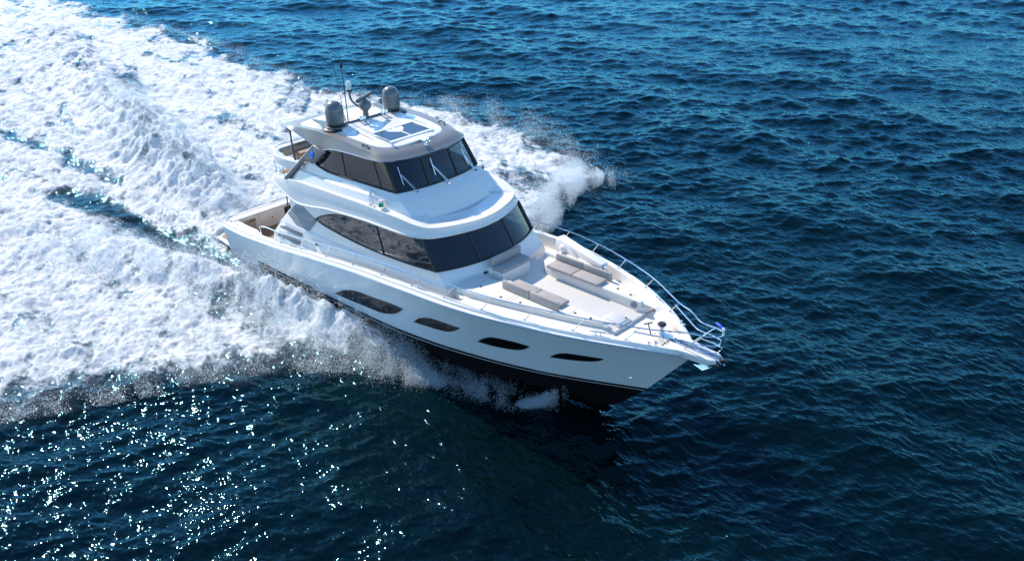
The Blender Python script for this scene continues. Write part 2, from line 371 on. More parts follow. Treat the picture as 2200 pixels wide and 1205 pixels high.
def house_row(zfun, xa, xc, yc, xf, p=2.3, out=0.0, zf=None):
    pl = plan(xa, xc, yc, xf, 2.3, NS, NF, p); z = zfun(pl[:, 0]) if callable(zfun) else np.full(len(pl), float(zfun))
    z = np.array(z, float)
    z[NS:] = z[NS-1] if zf is None else z[NS-1]+(zf-z[NS-1])*(1-(pl[NS:, 1]/yc)**2)
    y = -(sx0(np.minimum(pl[:, 0], xc))-.12*(z-3.0)+out)
    yy = np.where(np.arange(len(pl)) < NS, y, pl[:, 1]*(-y[NS-1]/yc)); pl = np.stack([pl[:, 0], yy], 1)
    return np.column_stack([pl, z])
r_base = house_row(2.4, 3.86, 12.75, 2.25, 13.2, out=.06); r_m0 = house_row(2.93, 4.2, 12.6, 2.2, 13.02, out=.045)
r_m1 = house_row(2.97, 4.24, 12.52, 2.19, 12.98); r_m2 = house_row(3.16, 4.42, 12.36, 2.15, 12.86)
r_sill = house_row(ZB, 4.75, 12.14, 2.1, 12.70, zf=3.37); r_top = house_row(ZT, 4.80, 11.56, 2.08, 12.12, zf=4.22)
r_hd = house_row(4.32, 4.6, 11.5, 2.08, 12.05)
r_low = house_row(lambda x: np.interp(x, XS, zdeck)-.05, 3.75, 12.8, 2.3, 13.25, out=.24)
low = [full(r) for r in (r_low, r_base, r_m0, r_m1, r_m2, r_sill)]
saloon = obj('saloon', grid(low), M_WHITE, yacht, 32)
obj('saloon_header', grid([full(r_top), full(r_hd)]), M_WHITE, saloon, 32)
nw = next(i for i in range(NS) if r_top[i, 0] > 6.25)
for sgn in (-1, 1):                                                     # long side windows
    a, b = r_sill[nw:NS]*[1, -sgn, 1], r_top[nw:NS]*[1, -sgn, 1]; rows = [a+(b-a)*s for s in np.linspace(0, 1, 6)]
    o = obj('side_window', grid(rows), M_MIRGL, saloon, 60, weld=False)
    if o.data.polygons[60].normal.y*sgn < 0: o.data.flip_normals()
    off = np.array([0, sgn*.012, 0])
    obj('window_frame', join(tube(a+off, .022, 6), tube(b+off, .02, 6)), M_RUBBER, o)
    k = int(np.argmin(abs(b[:, 0]-9.45))); obj('mullion', tube([a[k]+off, b[k]+off], .022, 6), M_RUBBER, o)
    obj('a_pillar', tube([a[-1]+off*2, b[-1]+off*2], .06, 8), M_RUBBER, o)
# curved windscreen in three panes
wa, wb = full(r_sill)[NS-1:-(NS-1)], full(r_top)[NS-1:-(NS-1)]
o = obj('windscreen', grid([wa+(wb-wa)*s for s in np.linspace(0, 1, 7)]), M_GLASS, saloon, 60, weld=False)
if o.data.polygons[len(o.data.polygons)//2].normal.x < 0: o.data.flip_normals()
fo = np.array([.012, 0, .008])
obj('window_frame', join(tube(wa+fo, .03, 6), tube(wb+fo, .03, 6)), M_RUBBER, o)
for yv in (-.74, .74):
    i = int(np.argmin(abs(wa[:, 1]-yv))); obj('mullion', tube([wa[i]+fo*.4, wb[i]+fo*.4], .03, 6), M_RUBBER, o)
# what the glass lets you see inside
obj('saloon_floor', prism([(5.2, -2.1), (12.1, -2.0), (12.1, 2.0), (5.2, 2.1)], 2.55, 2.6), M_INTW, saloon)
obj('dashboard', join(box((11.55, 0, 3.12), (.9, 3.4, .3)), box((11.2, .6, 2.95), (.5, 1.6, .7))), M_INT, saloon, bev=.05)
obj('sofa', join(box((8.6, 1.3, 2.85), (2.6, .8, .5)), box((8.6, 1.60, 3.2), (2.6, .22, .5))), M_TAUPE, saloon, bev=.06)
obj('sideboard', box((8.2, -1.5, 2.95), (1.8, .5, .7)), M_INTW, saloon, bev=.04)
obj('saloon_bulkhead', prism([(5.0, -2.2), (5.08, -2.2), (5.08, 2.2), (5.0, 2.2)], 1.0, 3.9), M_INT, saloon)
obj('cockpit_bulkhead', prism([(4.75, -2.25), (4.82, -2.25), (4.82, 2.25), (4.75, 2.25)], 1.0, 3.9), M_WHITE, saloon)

# aft wings with their glass and vents
def wing_pt(x, z, sgn, out=0): return (x, sgn*(2.42-.12*(z-3)+out + (max(0, 2.95-z)*.12)), z)
for sgn in (-1, 1):
    o = [(4.24, 2.97), (4.85, 3.55), (5.12, 3.80), (5.5, 3.95), (6.4, 3.62), (6.6, 3.4), (6.0, 2.97)]
    wg = obj('side_wing', slab([wing_pt(x, z, sgn, .012) for x, z in [(3.72, 1.7), (3.78, 2.38), (4.2, 2.93), (4.86, 3.55), (5.1, 3.9), (6.0, 3.98), (6.2, 3.46), (6.1, 2.97), (6.6, 1.9)]], (0, -sgn*.10, 0)), M_WHITE, saloon, bev=.02)
    obj('wing_glass', slab([wing_pt(x, z, sgn, .028) for x, z in [(4.3, 2.97), (5.13, 3.74), (5.5, 3.80), (6.36, 3.46), (5.92, 2.97)]], (0, -sgn*.02, 0)), M_WING, wg)
    for x0, z0 in ((4.12, 2.74), (4.02, 2.42)):
        q = [(x0, z0-.1), (x0+.16, z0+.07), (x0+1.32, z0+.10), (x0+1.44, z0+.07), (x0+1.44, z0-.02), (x0+1.32, z0-.10)]
        obj('vent_grille', slab([wing_pt(x, z, sgn, .03) for x, z in q], (0, -sgn*.03, 0)), M_VENT, wg, bev=.008)
    obj('deck_speaker', lathe([(.06, 0), (.05, .02), (.001, .025)], wing_pt(6.4, 2.65, sgn, .05), 14, (0, sgn, .2)), M_VENT, wg)
    obj('handrail', tube([(5.0, sgn*2.66, 2.18), (5.6, sgn*2.60, 2.34), (6.9, sgn*2.58, 2.38)], .013, 6), M_CHROME, wg)

# ------------------------------------------------------------------ flybridge moulding
FL = [(3.40, 0), (3.40, -1.5), (3.46, -1.95), (3.72, -2.28), (4.6, -2.44), (5.5, -2.5), (7.2, -2.5), (9.5, -2.42), (10.8, -2.32), (11.4, -2.16), (11.72, -1.92), (11.95, -1.5), (12.12, -1.0), (12.24, -.5), (12.28, 0)]
FO = cr(FL, 110)
zl = pc([3.4, 3.72, 4.6, 5.5, 6.3, 7.2, 8.5, 9.5, 11.4, 12.3], [4.26, 4.2, 3.98, 3.84, 3.93, 4.08, 4.18, 4.22, 4.2, 4.19], FO[:, 0])
zu = pc([3.4, 3.72, 4.6, 5.2, 7, 8.5, 10.5, 11.2, 11.8, 12.3], [4.40, 4.44, 4.58, 4.68, 4.76, 4.79, 4.74, 4.64, 4.54, 4.48], FO[:, 0])
def inset(P, d):
    t = np.gradient(P, axis=0); t /= np.linalg.norm(t, axis=1)[:, None]; nrm = np.stack([-t[:, 1], t[:, 0]], 1)
    q = P+nrm*np.reshape(d, (-1, 1)); q[0, 1] = q[-1, 1] = 0; q[:, 1] = np.minimum(q[:, 1], 0); return q
def frow(d, z): return full(lift(inset(FO, d), z))
flap = np.clip((FO[:, 0]-4.4)/1.5, 0, 1)
rows = [frow(.9, zl+.10), frow(.06, zl), frow(0, zl+.03), frow(-.012, zl+.085), frow(.018, zl+.105), frow(.03+.05*flap, zl+(zu-zl)*.6), frow(.045+.03*flap, zu-.035), frow(.06+.03*flap, zu), frow(.24+.03*flap, zu+.004), frow(.9, zu+.02)]
fly = obj('flybridge_deck', grid(rows, closed=True), M_WHITE, yacht, 30)
obj('flybridge_underside', slab([(3.6, -1.75, 4.30), (11.6, -1.75, 4.30), (11.6, 1.75, 4.30), (3.6, 1.75, 4.30)], (0, 0, .04)), M_WHITE, fly)
obj('flybridge_teak', slab([(3.62, -1.95, 4.462), (6.4, -2.05, 4.462), (6.4, 2.05, 4.462), (3.62, 1.95, 4.462)], (0, 0, .02)), M_TEAK, fly)

# flybridge cabin
NS2, NF2 = 44, 31
def frow2(zf, xa, xc, ya, yc, xf, p=2.4, zfront=None):
    pl = plan(xa, xc, yc, xf, ya, NS2, NF2, p); z = np.array([float(zf(x)) if callable(zf) else zf for x in pl[:, 0]])
    z[NS2:] = z[NS2-1] if zfront is None else z[NS2-1]+(zfront-z[NS2-1])*(1-(pl[NS2:, 1]/yc)**2)
    return lift(pl, z)
zb2 = lambda x: pc([4.85, 5.3, 5.6, 5.85, 6.05, 6.4, 7.0, 8.45, 9.95], [4.62, 4.95, 5.25, 5.42, 5.44, 5.37, 5.28, 5.28, 5.22], x)
zt2 = lambda x: zb2(x) if x < 6.1 else pc([6.1, 6.3, 6.55, 7.2, 8.5, 9.5], [5.46, 5.70, 5.87, 6.04, 6.10, 6.06], x)
zlow = lambda x: min(float(pc([4.8, 7, 8.5, 10.5, 11.2], [4.60, 4.74, 4.77, 4.72, 4.62], x)), float(zb2(x)))
zmid = lambda x: min(5.03, float(zb2(x))-.0)
q0 = frow2(lambda x: zlow(x)-.04, 4.85, 10.95, 2.37, 1.90, 11.25, zfront=4.40); q1 = frow2(zmid, 4.85, 10.42, 2.22, 1.86, 10.72, zfront=5.0)
q1b = frow2(lambda x: zmid(x)+.03 if zb2(x) > 5.1 else zmid(x), 4.85, 10.37, 2.16, 1.81, 10.66, zfront=5.03)
q2 = frow2(zb2, 4.85, 10.03, 2.07, 1.71, 10.33, zfront=5.23); q3 = frow2(zt2, 4.85, 9.48, 1.92, 1.62, 9.96, zfront=6.05)
cabin = obj('flybridge_cabin', grid([full(q) for q in (q0, q1, q1b, q2)]), M_WHITE, fly, 30)
# (re-parented below as a part of the yacht so its windows can be sub-parts)
cabin.parent = yacht
na = next(i for i in range(NS2) if q3[i, 0] > 6.05)
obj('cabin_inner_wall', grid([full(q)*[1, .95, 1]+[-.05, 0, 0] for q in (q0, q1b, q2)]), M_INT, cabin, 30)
for sgn in (-1, 1):
    a, b = q2[na:NS2]*[1, -sgn, 1], q3[na:NS2]*[1, -sgn, 1]
    o = obj('side_window', grid([a+(b-a)*s for s in np.linspace(0, 1, 6)]), M_GLASS, cabin, 60, weld=False)
    if o.data.polygons[60].normal.y*sgn < 0: o.data.flip_normals()
    off = np.array([0, sgn*.012, 0])
    obj('window_frame', join(tube(a+off, .035, 6), tube(b+off, .025, 6)), M_RUBBER, o)
    for k in (13, 26): obj('mullion', tube([a[k]+off*.5, b[k]+off*.5], .016, 6), M_RUBBER, o)
    obj('a_pillar', tube([a[-1]+off, b[-1]+off], .07, 8), M_RUBBER, o)
wa, wb = full(q2)[NS2-1:-(NS2-1)], full(q3)[NS2-1:-(NS2-1)]
o = obj('windscreen', grid([wa+(wb-wa)*s for s in np.linspace(0, 1, 7)]), M_GLASS, cabin, 60, weld=False)
if o.data.polygons[len(o.data.polygons)//2].normal.x < 0: o.data.flip_normals()
obj('window_frame', join(tube(wa+fo, .035, 6), tube(wb+fo, .03, 6)), M_RUBBER, o)
for yv in (-.62, .62):
    i = int(np.argmin(abs(wa[:, 1]-yv))); obj('mullion', tube([wa[i]+fo*.5, wb[i]+fo*.5], .045, 6), M_RUBBER, o)
for yb_, y1, s1 in ((-1.15, -1.5, .55), (.05, -.35, .62), (1.45, 1.2, .5)):          # windscreen wipers
    i = int(np.argmin(abs(wa[:, 1]-yb_))); base = wa[i]+np.array([.10, 0, -.07])
    j = int(np.argmin(abs(wa[:, 1]-y1))); tip = wa[j]+(wb[j]-wa[j])*s1+np.array([.06, 0, .04])
    d = wb[j]-wa[j]
    wp = obj('wiper', join(box(base+[0, 0, .0], (.14, .1, .06)), tube([base, tip], .012, 6), tube([base+[0, .07, 0], tip+[0, .05, -.03]], .010, 6)), M_CHROME, cabin)
    obj('wiper_blade', tube([tip-d*.36, tip+d*.25], .014, 6), M_CHROME, wp)
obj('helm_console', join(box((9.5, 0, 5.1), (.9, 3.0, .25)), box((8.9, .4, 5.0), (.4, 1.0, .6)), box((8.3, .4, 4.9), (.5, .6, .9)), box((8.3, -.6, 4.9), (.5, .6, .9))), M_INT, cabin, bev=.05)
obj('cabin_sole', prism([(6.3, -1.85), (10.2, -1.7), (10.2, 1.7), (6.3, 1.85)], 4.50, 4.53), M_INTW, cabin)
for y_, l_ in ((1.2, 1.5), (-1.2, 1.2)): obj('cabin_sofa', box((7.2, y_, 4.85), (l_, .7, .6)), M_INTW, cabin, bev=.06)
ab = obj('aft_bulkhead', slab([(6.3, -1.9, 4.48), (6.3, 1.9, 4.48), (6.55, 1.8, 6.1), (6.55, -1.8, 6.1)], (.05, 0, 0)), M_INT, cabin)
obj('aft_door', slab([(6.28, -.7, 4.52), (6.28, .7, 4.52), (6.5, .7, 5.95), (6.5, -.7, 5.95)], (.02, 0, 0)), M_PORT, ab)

# arch legs with the round emblem
for sgn in (-1, 1):
    yy = lambda z, o_=0: sgn*(2.04+(6.0-z)*.25+o_)
    P = [(4.70, 4.60), (5.69, 5.53), (6.22, 6.03), (6.85, 5.90), (6.42, 5.50), (6.25, 5.42), (6.0, 5.48), (5.84, 5.43), (5.6, 5.28), (5.3, 4.98), (4.92, 4.60)]
    leg = obj('arch_leg', slab([(x, yy(z, .03), z) for x, z in P], (0, -sgn*.16, 0)), M_LEG, yacht, bev=.015)
    obj('seam_line', tube([(5.66, yy(5.5, .034), 5.50), (6.36, yy(5.45, .034), 5.47)], .008, 5), M_DARKM, leg)
    obj('edge_trim', tube([(4.70, yy(4.6, .035), 4.6), (5.69, yy(5.53, .035), 5.53), (6.22, yy(6.03, .035), 6.03)], .012, 6), M_CHROME, leg)
    c = (6.20, yy(5.72, .03), 5.72); ax = (0, sgn, .2)
    em = obj('round_emblem', lathe([(.125, 0), (.125, .014), (.118, .02), (.001, .02)], c, 28, ax), M_BLUE, leg, label='blue round emblem with a light ring and rounded glyph')
    cx, cz = c[0], c[2]; yo = c[1]+sgn*.024
    def ring(r, u, v, ru=1, w_=.007): return tube([(cx+u+r*ru*math.cos(a), yo-sgn*.2*(v+r*math.sin(a)), cz+v+r*math.sin(a)) for a in np.linspace(0, 2*math.pi, 21)], w_, 5)
    obj('emblem_mark', join(ring(.098, 0, 0), ring(.026, 0, .032, w_=.009), ring(.034, 0, -.03, w_=.009)), M_LBLUE, em)

# ------------------------------------------------------------------ hardtop roof
O_lip = cr([(3.93, 0), (3.93, -1.62), (4.0, -1.82), (4.35, -1.89), (5.4, -1.93), (6.5, -1.96), (7.6, -1.96), (8.6, -1.93), (9.2, -1.86), (9.52, -1.68), (9.72, -1.2), (9.82, -.6), (9.86, 0)], 96)
O_cr = cr([(4.06, 0), (4.06, -1.45), (4.2, -1.66), (4.5, -1.76), (5.4, -1.82), (6.5, -1.85), (7.6, -1.84), (8.5, -1.80), (9.05, -1.72), (9.34, -1.56), (9.54, -1.1), (9.64, -.55), (9.68, 0)], 96)
O_pn = cr([(4.5, 0), (4.5, -1.3), (4.58, -1.44), (4.85, -1.5), (5.5, -1.5), (6.5, -1.5), (7.5, -1.5), (8.3, -1.45), (8.75, -1.36), (9.02, -1.15), (9.18, -.84), (9.25, -.45), (9.26, 0)], 96)
zlip = pc([3.95, 4.6, 5.2, 6.0, 6.55, 7.0, 7.6, 8.4, 9.2, 9.86], [6.20, 6.23, 6.13, 5.99, 5.88, 6.0, 6.08, 6.11, 6.10, 6.05], O_lip[:, 0])
zcr = pc([4.06, 4.6, 5.5, 6.4, 7.2, 8.5, 9.1, 9.7], [6.25, 6.31, 6.40, 6.46, 6.44, 6.34, 6.26, 6.16], O_cr[:, 0])
zpn = pc([4.5, 5.5, 6.4, 7.2, 8.5, 9.3], [6.27, 6.34, 6.43, 6.43, 6.36, 6.29], O_pn[:, 0])
ins = lift(O_lip*[1, .93]+[[.0, 0]], zlip+.06); ins[:, 0] = 6.9+(ins[:, 0]-6.9)*.95
mid = lift(O_lip*.25+O_cr*.75, zlip+(zcr-zlip)*.72); m2_ = lift(O_lip*.85+O_cr*.15, zlip+(zcr-zlip)*.3)
trim = lift(O_lip*[1, 1.006], zlip+.02); und = lift(O_lip*[1, 0]+[[0, 0]], zlip+.09); und[:, 0] = 6.9+(und[:, 0]-6.9)*.95
cen = lift(O_pn*[1, 0], zpn+.05)
roof = obj('hardtop', grid([full(r) for r in (und, ins, lift(O_lip, zlip), trim, m2_, mid, lift(O_cr, zcr), lift(O_cr*.55+O_pn*.45, zcr*.4+zpn*.6+.01), lift(O_pn, zpn), cen)]), M_GREY, yacht, 34)
obj('roof_trim_line', both(tube(lift(O_lip*[1, 1.012], zlip+.035)[28:], .011, 5)), M_CHROME, roof)
pr = [full(lift(O_pn*[1, s], zpn*1+.05*(1-s*s)+.004+(0.008 if s < .97 else 0))) for s in (1, .96, .8, .6, .4, .2, 0)]
obj('roof_panel', grid(pr), M_WHITE, roof, 30)
# skylight
zz = lambda x: 6.43-.065*(x-7.8)
sk = obj('skylight', join(*[slab([(x0, y0, zz(x0)), (x1, y0, zz(x1)), (x1, y1, zz(x1)), (x0, y1, zz(x0))], (0, 0, .055)) for x0, x1, y0, y1 in ((7.80, 7.90, -.92, .92), (8.80, 8.92, -.92, .92), (7.90, 8.80, -.92, -.84), (7.90, 8.80, .84, .92), (7.90, 8.80, -.035, .035))]), M_WHITE, roof, bev=.006)
for y0, y1 in ((-.84, -.035), (.035, .84)):
    obj('pane', slab([(7.90, y0, zz(7.9)+.03), (8.80, y0, zz(8.8)+.03), (8.80, y1, zz(8.8)+.03), (7.90, y1, zz(7.9)+.03)], (0, 0, .008)), M_SKYL, sk)
for sgn in (-1, 1):
    obj('panel_groove', tube([(7.3, sgn*1.05, zz(7.3)+.03), (7.6, sgn*1.08, zz(7.6)+.025), (8.3, sgn*1.12, zz(8.3)+.01)], .008, 5), M_DARKM, roof)
    obj('grab_handle', tube([(8.35, sgn*1.62, 6.37), (8.42, sgn*1.68, 6.43), (8.62, sgn*1.66, 6.42), (8.7, sgn*1.6, 6.34)], .02, 6), M_DARKM, roof)
# radar platform across the roof
def xz(prof, y0, y1): return slab([(x, y0, z) for x, z in prof], (0, y1-y0, 0))
plat = obj('radar_platform', xz([(5.95, 6.36), (6.1, 6.54), (6.62, 6.56), (7.25, 6.44), (7.25, 6.36)], -1.28, 1.28), M_WHITE, roof, bev=.03)
obj('platform_edge', tube([(6.55, -1.25, 6.575), (6.60, -.6, 6.585), (6.62, 0, 6.59), (6.60, .6, 6.585), (6.55, 1.25, 6.575)], .03, 6, 20), M_DGREY, plat)
for sgn in (-1, 1):
    obj('platform_fin', prism([(5.2, sgn*1.3), (6.3, sgn*.98), (6.75, sgn*.95), (6.85, sgn*1.35), (6.5, sgn*1.62), (6.1, sgn*1.5)][::sgn], 6.50, 6.56), M_DGREY, plat, bev=.015)
    obj('fin_pedestal', lathe([(.40, 0), (.42, .05), (.30, .09), (.25, .12)], (6.45, sgn*1.28, 6.44), 20), M_DARKM, plat)
    c = (6.40, sgn*1.20, 6.58)
    rd = obj('radome', lathe([(r_*.93, z_*.96) for r_, z_ in ((.27, .0), (.31, .05), (.325, .12), (.330, .3), (.330, .46), (.325, .48), (.322, .52), (.30, .62), (.25, .71), (.17, .78), (.08, .815), (.002, .825))], c, 36), M_DOME, yacht, 50)
    obj('radome_base', lathe([(.25, -.14), (.27, -.10), (.20, -.06), (.22, 0), (.28, .03)], c, 28), M_RUBBER, rd)
    obj('radome_seam', lathe([(.308, .451), (.312, .459), (.308, .467)], c, 36), M_DGREY, rd)
# open array radar, light mast, aerials, horns
ra = obj('radar_scanner', join(lathe([(.11, 0), (.10, .22), (.13, .26), (.20, .34), (.215, .44), (.19, .54), (.10, .6), (.06, .66), (.001, .66)], (6.52, -.02, 6.56), 24)), M_DOME, yacht, 50)
obj('scanner_bar', box((6.52, -.02, 7.27), (.13, 1.16, .12), rz=math.radians(28.5), ry=0), M_DGREY, ra, bev=.03)
lm = obj('light_mast', tube([(6.35, .12, 6.56), (6.30, .05, 6.75), (6.18, -.22, 7.05), (6.15, -.32, 7.25), (6.15, -.34, 7.5)], .035, 8, 20), M_DGREY, yacht)
obj('lamp_lens', lathe([(.10, 0), (.09, .08), (.10, .2), (.075, .28), (.001, .31)], (6.15, -.34, 7.52), 16), M_LENS, lm)
obj('lamp_base', lathe([(.11, 0), (.12, .04), (.10, .06)], (6.15, -.34, 7.47), 16), M_RUBBER, lm)
def aerial(p0, p1, r, tipz=0):
    a = obj('whip_aerial', tube([p0, tuple((np.array(p0)+np.array(p1))/2+[0, .01, 0]), p1], [r, r*.8, r*.45], 6), M_DARKM, yacht)
    obj('aerial_base', lathe([(.035, 0), (.03, .12), (.02, .2), (.001, .2)], p0, 10), M_CHROME, a)
    return a
a = aerial((6.40, -.68, 6.56), (6.58, -.86, 8.45), .020); obj('aerial_tip', lathe([(.03, 0), (.045, .03), (.045, .15), (.02, .19), (.001, .2)], (6.575, -.855, 8.4), 10), M_RUBBER, a)
aerial((6.32, -.74, 6.56), (6.20, -.95, 8.9), .011); aerial((6.28, .95, 6.56), (6.10, .85, 9.0), .011)
for y in (-.42, -.3, .5, .65):
    obj('horn', join(lathe([(.03, 0), (.035, .16), (.07, .24), (.06, .24), (.001, .2)], (6.55, y, 6.66), 12, (1, 0, .1)), box((6.58, y, 6.61), (.06, .05, .09))), M_CHROME, plat)
sp = obj('searchlight', join(lathe([(.07, 0), (.05, .05), (.03, .12), (.001, .12)], (9.52, 0, 6.22), 12), lathe([(.055, -.08), (.06, 0), (.06, .1), (.05, .11), (.001, .10)], (9.53, -.07, 6.40), 14, (1, 0, .05)), lathe([(.055, -.08), (.06, 0), (.06, .1), (.05, .11), (.001, .10)], (9.53, .07, 6.40), 14, (1, 0, .05))), M_CHROME, roof)
for sgn in (-1, 1):
    obj('roof_strut', tube([(4.45, sgn*1.75, 6.22), (4.72, sgn*1.92, 5.75), (5.12, sgn*2.12, 5.22)], .032, 8, 10), M_DGREY, roof)
    obj('overhang_post', tube([(4.35, sgn*2.18, 4.1), (4.3, sgn*2.22, 2.0)], .022, 8), M_DARKM, fly)

# aft flybridge coaming and seating
U = cr([(5.6, -2.12), (4.7, -2.24), (3.95, -2.19), (3.58, -1.98), (3.40, -1.6), (3.36, 0), (3.40, 1.6), (3.58, 1.98), (3.95, 2.19), (4.7, 2.24), (5.6, 2.12)], 90)
tt = np.gradient(U, axis=0); tt /= np.linalg.norm(tt, axis=1)[:, None]; nn = np.stack([tt[:, 1], -tt[:, 0]], 1)
zlo = pc([3.1, 3.5, 5.8], [4.97, 4.93, 4.84], U[:, 0])
ur = [np.column_stack([U+nn*d, np.full(90, z) if np.isscalar(z) else z]) for d, z in ((.30, zlo+.02), (.06, zlo), (.0, zlo+.05), (-.02, 5.16), (.0, 5.24), (.04, 5.27), (.17, 5.27), (.20, 5.24), (.24, 4.95))]
coam = obj('flybridge_coaming', grid(ur), M_WHITE, yacht, 35)
obj('coaming_inner', grid([np.column_stack([U+nn*.26, np.full(90, z)]) for z in (5.2, 4.95)]), M_CREAM, coam)
obj('coaming_rail', tube(np.column_stack([U+nn*.08, np.full(90, 5.36)])[12:78], .018, 6), M_CHROME, coam)
obj('aft_seat', join(box((3.75, .2, 4.78), (.6, 2.8, .55)), box((3.5, .2, 5.12), (.16, 2.8, .3))), M_TAN, coam, bev=.05)
obj('seat_back_panel', box((5.0, 1.9, 4.95), (1.5, .14, .55)), M_TAN, coam, bev=.04); obj('stool', box((4.6, -1.1, 4.75), (.7, .6, .5)), M_TAN, coam, bev=.05)
obj('table', join(box((4.9, .3, 5.02), (1.0, .8, .05)), lathe([(.2, 0), (.06, .06), (.06, .5)], (4.9, .3, 4.48), 14)), M_TEAK, coam, bev=.01)
for y0, sgn in ((-1.0, -1), (1.0, 1)):
    pts = [(3.75, sgn*2.2, 4.46), (3.75, sgn*2.2, 4.9)]
    obj('deck_rail', join(*[tube([(x, sgn*y, 4.45), (x, sgn*y, 4.92)], .016, 6) for x, y in ((3.62, 2.05), (3.95, 2.2), (4.5, 2.26))], tube([(4.6, sgn*2.27, 4.8), (3.95, sgn*2.21, 4.82), (3.6, sgn*2.05, 4.84), (3.42, sgn*1.6, 4.85), (3.42, 0, 4.85)], .016, 6, 16), tube([(4.6, sgn*2.27, 4.64), (3.95, sgn*2.21, 4.66), (3.6, sgn*2.05, 4.67)], .012, 6, 12)), M_CHROME, fly)
# side lights and folded steps on the brow
for sgn, mt in ((-1, M_GREENL), (1, M_REDL)):
    nl = obj('navigation_light', lathe([(.085, 0), (.085, .16), (.06, .20), (.001, .2)], (9.75, sgn*2.16, 4.84), 16), M_WHITE, fly)
    obj('lens', lathe([(.075, 0), (.08, .02), (.08, .11), (.07, .12)], (9.79, sgn*2.20, 4.85), 14), mt, nl)
    for dx in (0, .2):
        obj('folded_cleat', join(tube([(9.25+dx, sgn*2.24, 4.84), (9.05+dx, sgn*2.05, 5.12)], .014, 6), tube([(8.98+dx, sgn*2.05, 5.13), (9.12+dx, sgn*2.06, 5.13)], .018, 6), box((9.25+dx, sgn*2.25, 4.82), (.12, .06, .07))), M_CHROME, fly)
# ------------------------------------------------------------------ foredeck lounge, fittings, rails
def block(top, base, ledge, z_top, z_mid, z_base):
    """moulded block: rounded top edge, shaded step, ledge and sloping skirt, closed on top"""
    top, ledge, base = map(np.array, (top, ledge, base)); c = top.mean(0)
    sh = lambda P, d: P+(c-P)/np.linalg.norm(c-P, axis=1)[:, None]*d
    rows = [np.column_stack([p, np.full(len(p), z)]) for p, z in ((base, z_base), (ledge, z_mid), (top, z_mid+.005), (top, z_top-.03), (sh(top, .025), z_top))]
    V, F = grid(rows, closed=True); k = len(top); m = len(rows); F.append(tuple((m-1)*k+i for i in range(k))); return V, F
ST = [(13.0, -2.13), (13.45, -2.12), (14.2, -1.95), (15.0, -1.74), (15.9, -1.49), (16.6, -1.28), (17.2, -1.06), (17.55, -.90), (17.66, -.78), (17.62, -.72), (16.5, -.72), (15.2, -.72), (13.85, -.74), (13.6, -.98), (13.15, -1.05), (12.9, -1.1), (12.85, -1.6)]
def off_out(P, d, k0, k1):
    Q = [list(p) for p in P]
    for i in range(k0, k1):
        a, b = np.array(P[i-1]), np.array(P[(i+1) % len(P)]); t = (b-a)/np.linalg.norm(b-a); Q[i] = [P[i][0]+t[1]*d, P[i][1]-t[0]*d]
    return Q
SLd = off_out(ST, .07, 0, 10); SB = off_out(ST, .50, 1, 9)
stb = obj('starboard_lounge_base', block(ST, SB, SLd, 3.10, 2.94, 2.72), M_DECK, yacht, 35)
PT = [(p[0], -p[1]) for p in ST[3:12]]
PT = [(13.75, 1.95), (14.2, 1.93)]+PT+[(14.3, .72), (13.95, .78), (13.7, 1.0), (13.6, 1.35), (13.62, 1.75)]
def off_p(P, d, k0, k1):
    Q = [(x, -y) for x, y in P]; return [(x, -y) for x, y in off_out(Q, d, k0, k1)]
PLd = off_p(PT, .07, 0, 8); PB = off_p(PT, .46, 1, 7)
ptb = obj('port_lounge_base', block(PT, PB, PLd, 3.10, 2.94, 2.72), M_DECK, yacht, 35)
obj('lounge_floor', prism([(12.7, -1.3), (13.8, -.9), (17.72, -.86), (17.78, -.6), (17.78, .6), (17.72, .86), (13.8, .9), (12.7, 1.6)], 2.55, 2.80), M_DECK, yacht, bev=.02)
obj('step_plinth', prism([(17.2, -.95), (17.72, -.80), (17.80, 0), (17.72, .80), (17.2, .95)], 2.5, 2.79), M_WHITE, yacht, bev=.02)
obj('centre_seat_base', join(box((13.26, -.05, 2.98), (.50, 1.25, .4)), box((13.0, -.05, 3.0), (.20, 1.36, .46))), M_WHITE, yacht, bev=.03)
obj('port_backrest_ledge', join(box((14.1, 1.36, 3.16), (1.3, .16, .13), rz=-.03)), M_WHITE, ptb, bev=.02)
for sgn, bs in ((-1, stb), (1, ptb)):
    for x, y in ((16.62, .98), (17.13, .92), (13.5, 1.6), (14.4, 1.68), (15.05, 1.55), (16.1, 1.36)):
        if sgn > 0 and x < 16: continue
        obj('recessed_knob', lathe([(.04, 0), (.04, .01), (.02, .014), (.001, .01)], (x, sgn*y, 3.10), 12), M_DARKM, bs)
    ln = [((16.9, .80), (17.2, .80), (17.25, 1.0))] if sgn > 0 else [((13.3, 1.1), (13.45, 2.08)), ((14.62, 1.25), (14.66, 1.82)), ((14.75, 1.25), (14.8, 1.78)), ((16.5, .75), (16.55, 1.27))]
    for q in ln: obj('hatch_seam', tube([(x, sgn*y, 3.10) for x, y in q], .006, 4), M_VENT, bs)
for sgn in (-1, 1):
    obj('speaker_pod', lathe([(.11, 0), (.10, .02), (.085, .015), (.001, .012)], (17.42, sgn*.70, 2.98), 18, (.35, -sgn, .15)), M_VENT, ptb if sgn > 0 else stb)
    obj('step_light', box((17.62, sgn*.86, 3.0), (.03, .16, .12), rz=sgn*.9), M_LENS, ptb if sgn > 0 else stb, bev=.005)
dh = obj('deck_hatch', box((17.42, -.12, 2.825), (.62, .58, .07), rz=-.03), M_WHITE, yacht, bev=.025)
obj('hatch_lid', box((17.43, -.12, 2.868), (.52, .48, .03), rz=-.03), paint('pale_grey_acrylic', (.50, .51, .54), .55), dh, bev=.012)
obj('hatch_latch', box((17.62, .05, 2.89), (.03, .07, .02), rz=.3), M_DARKM, dh)

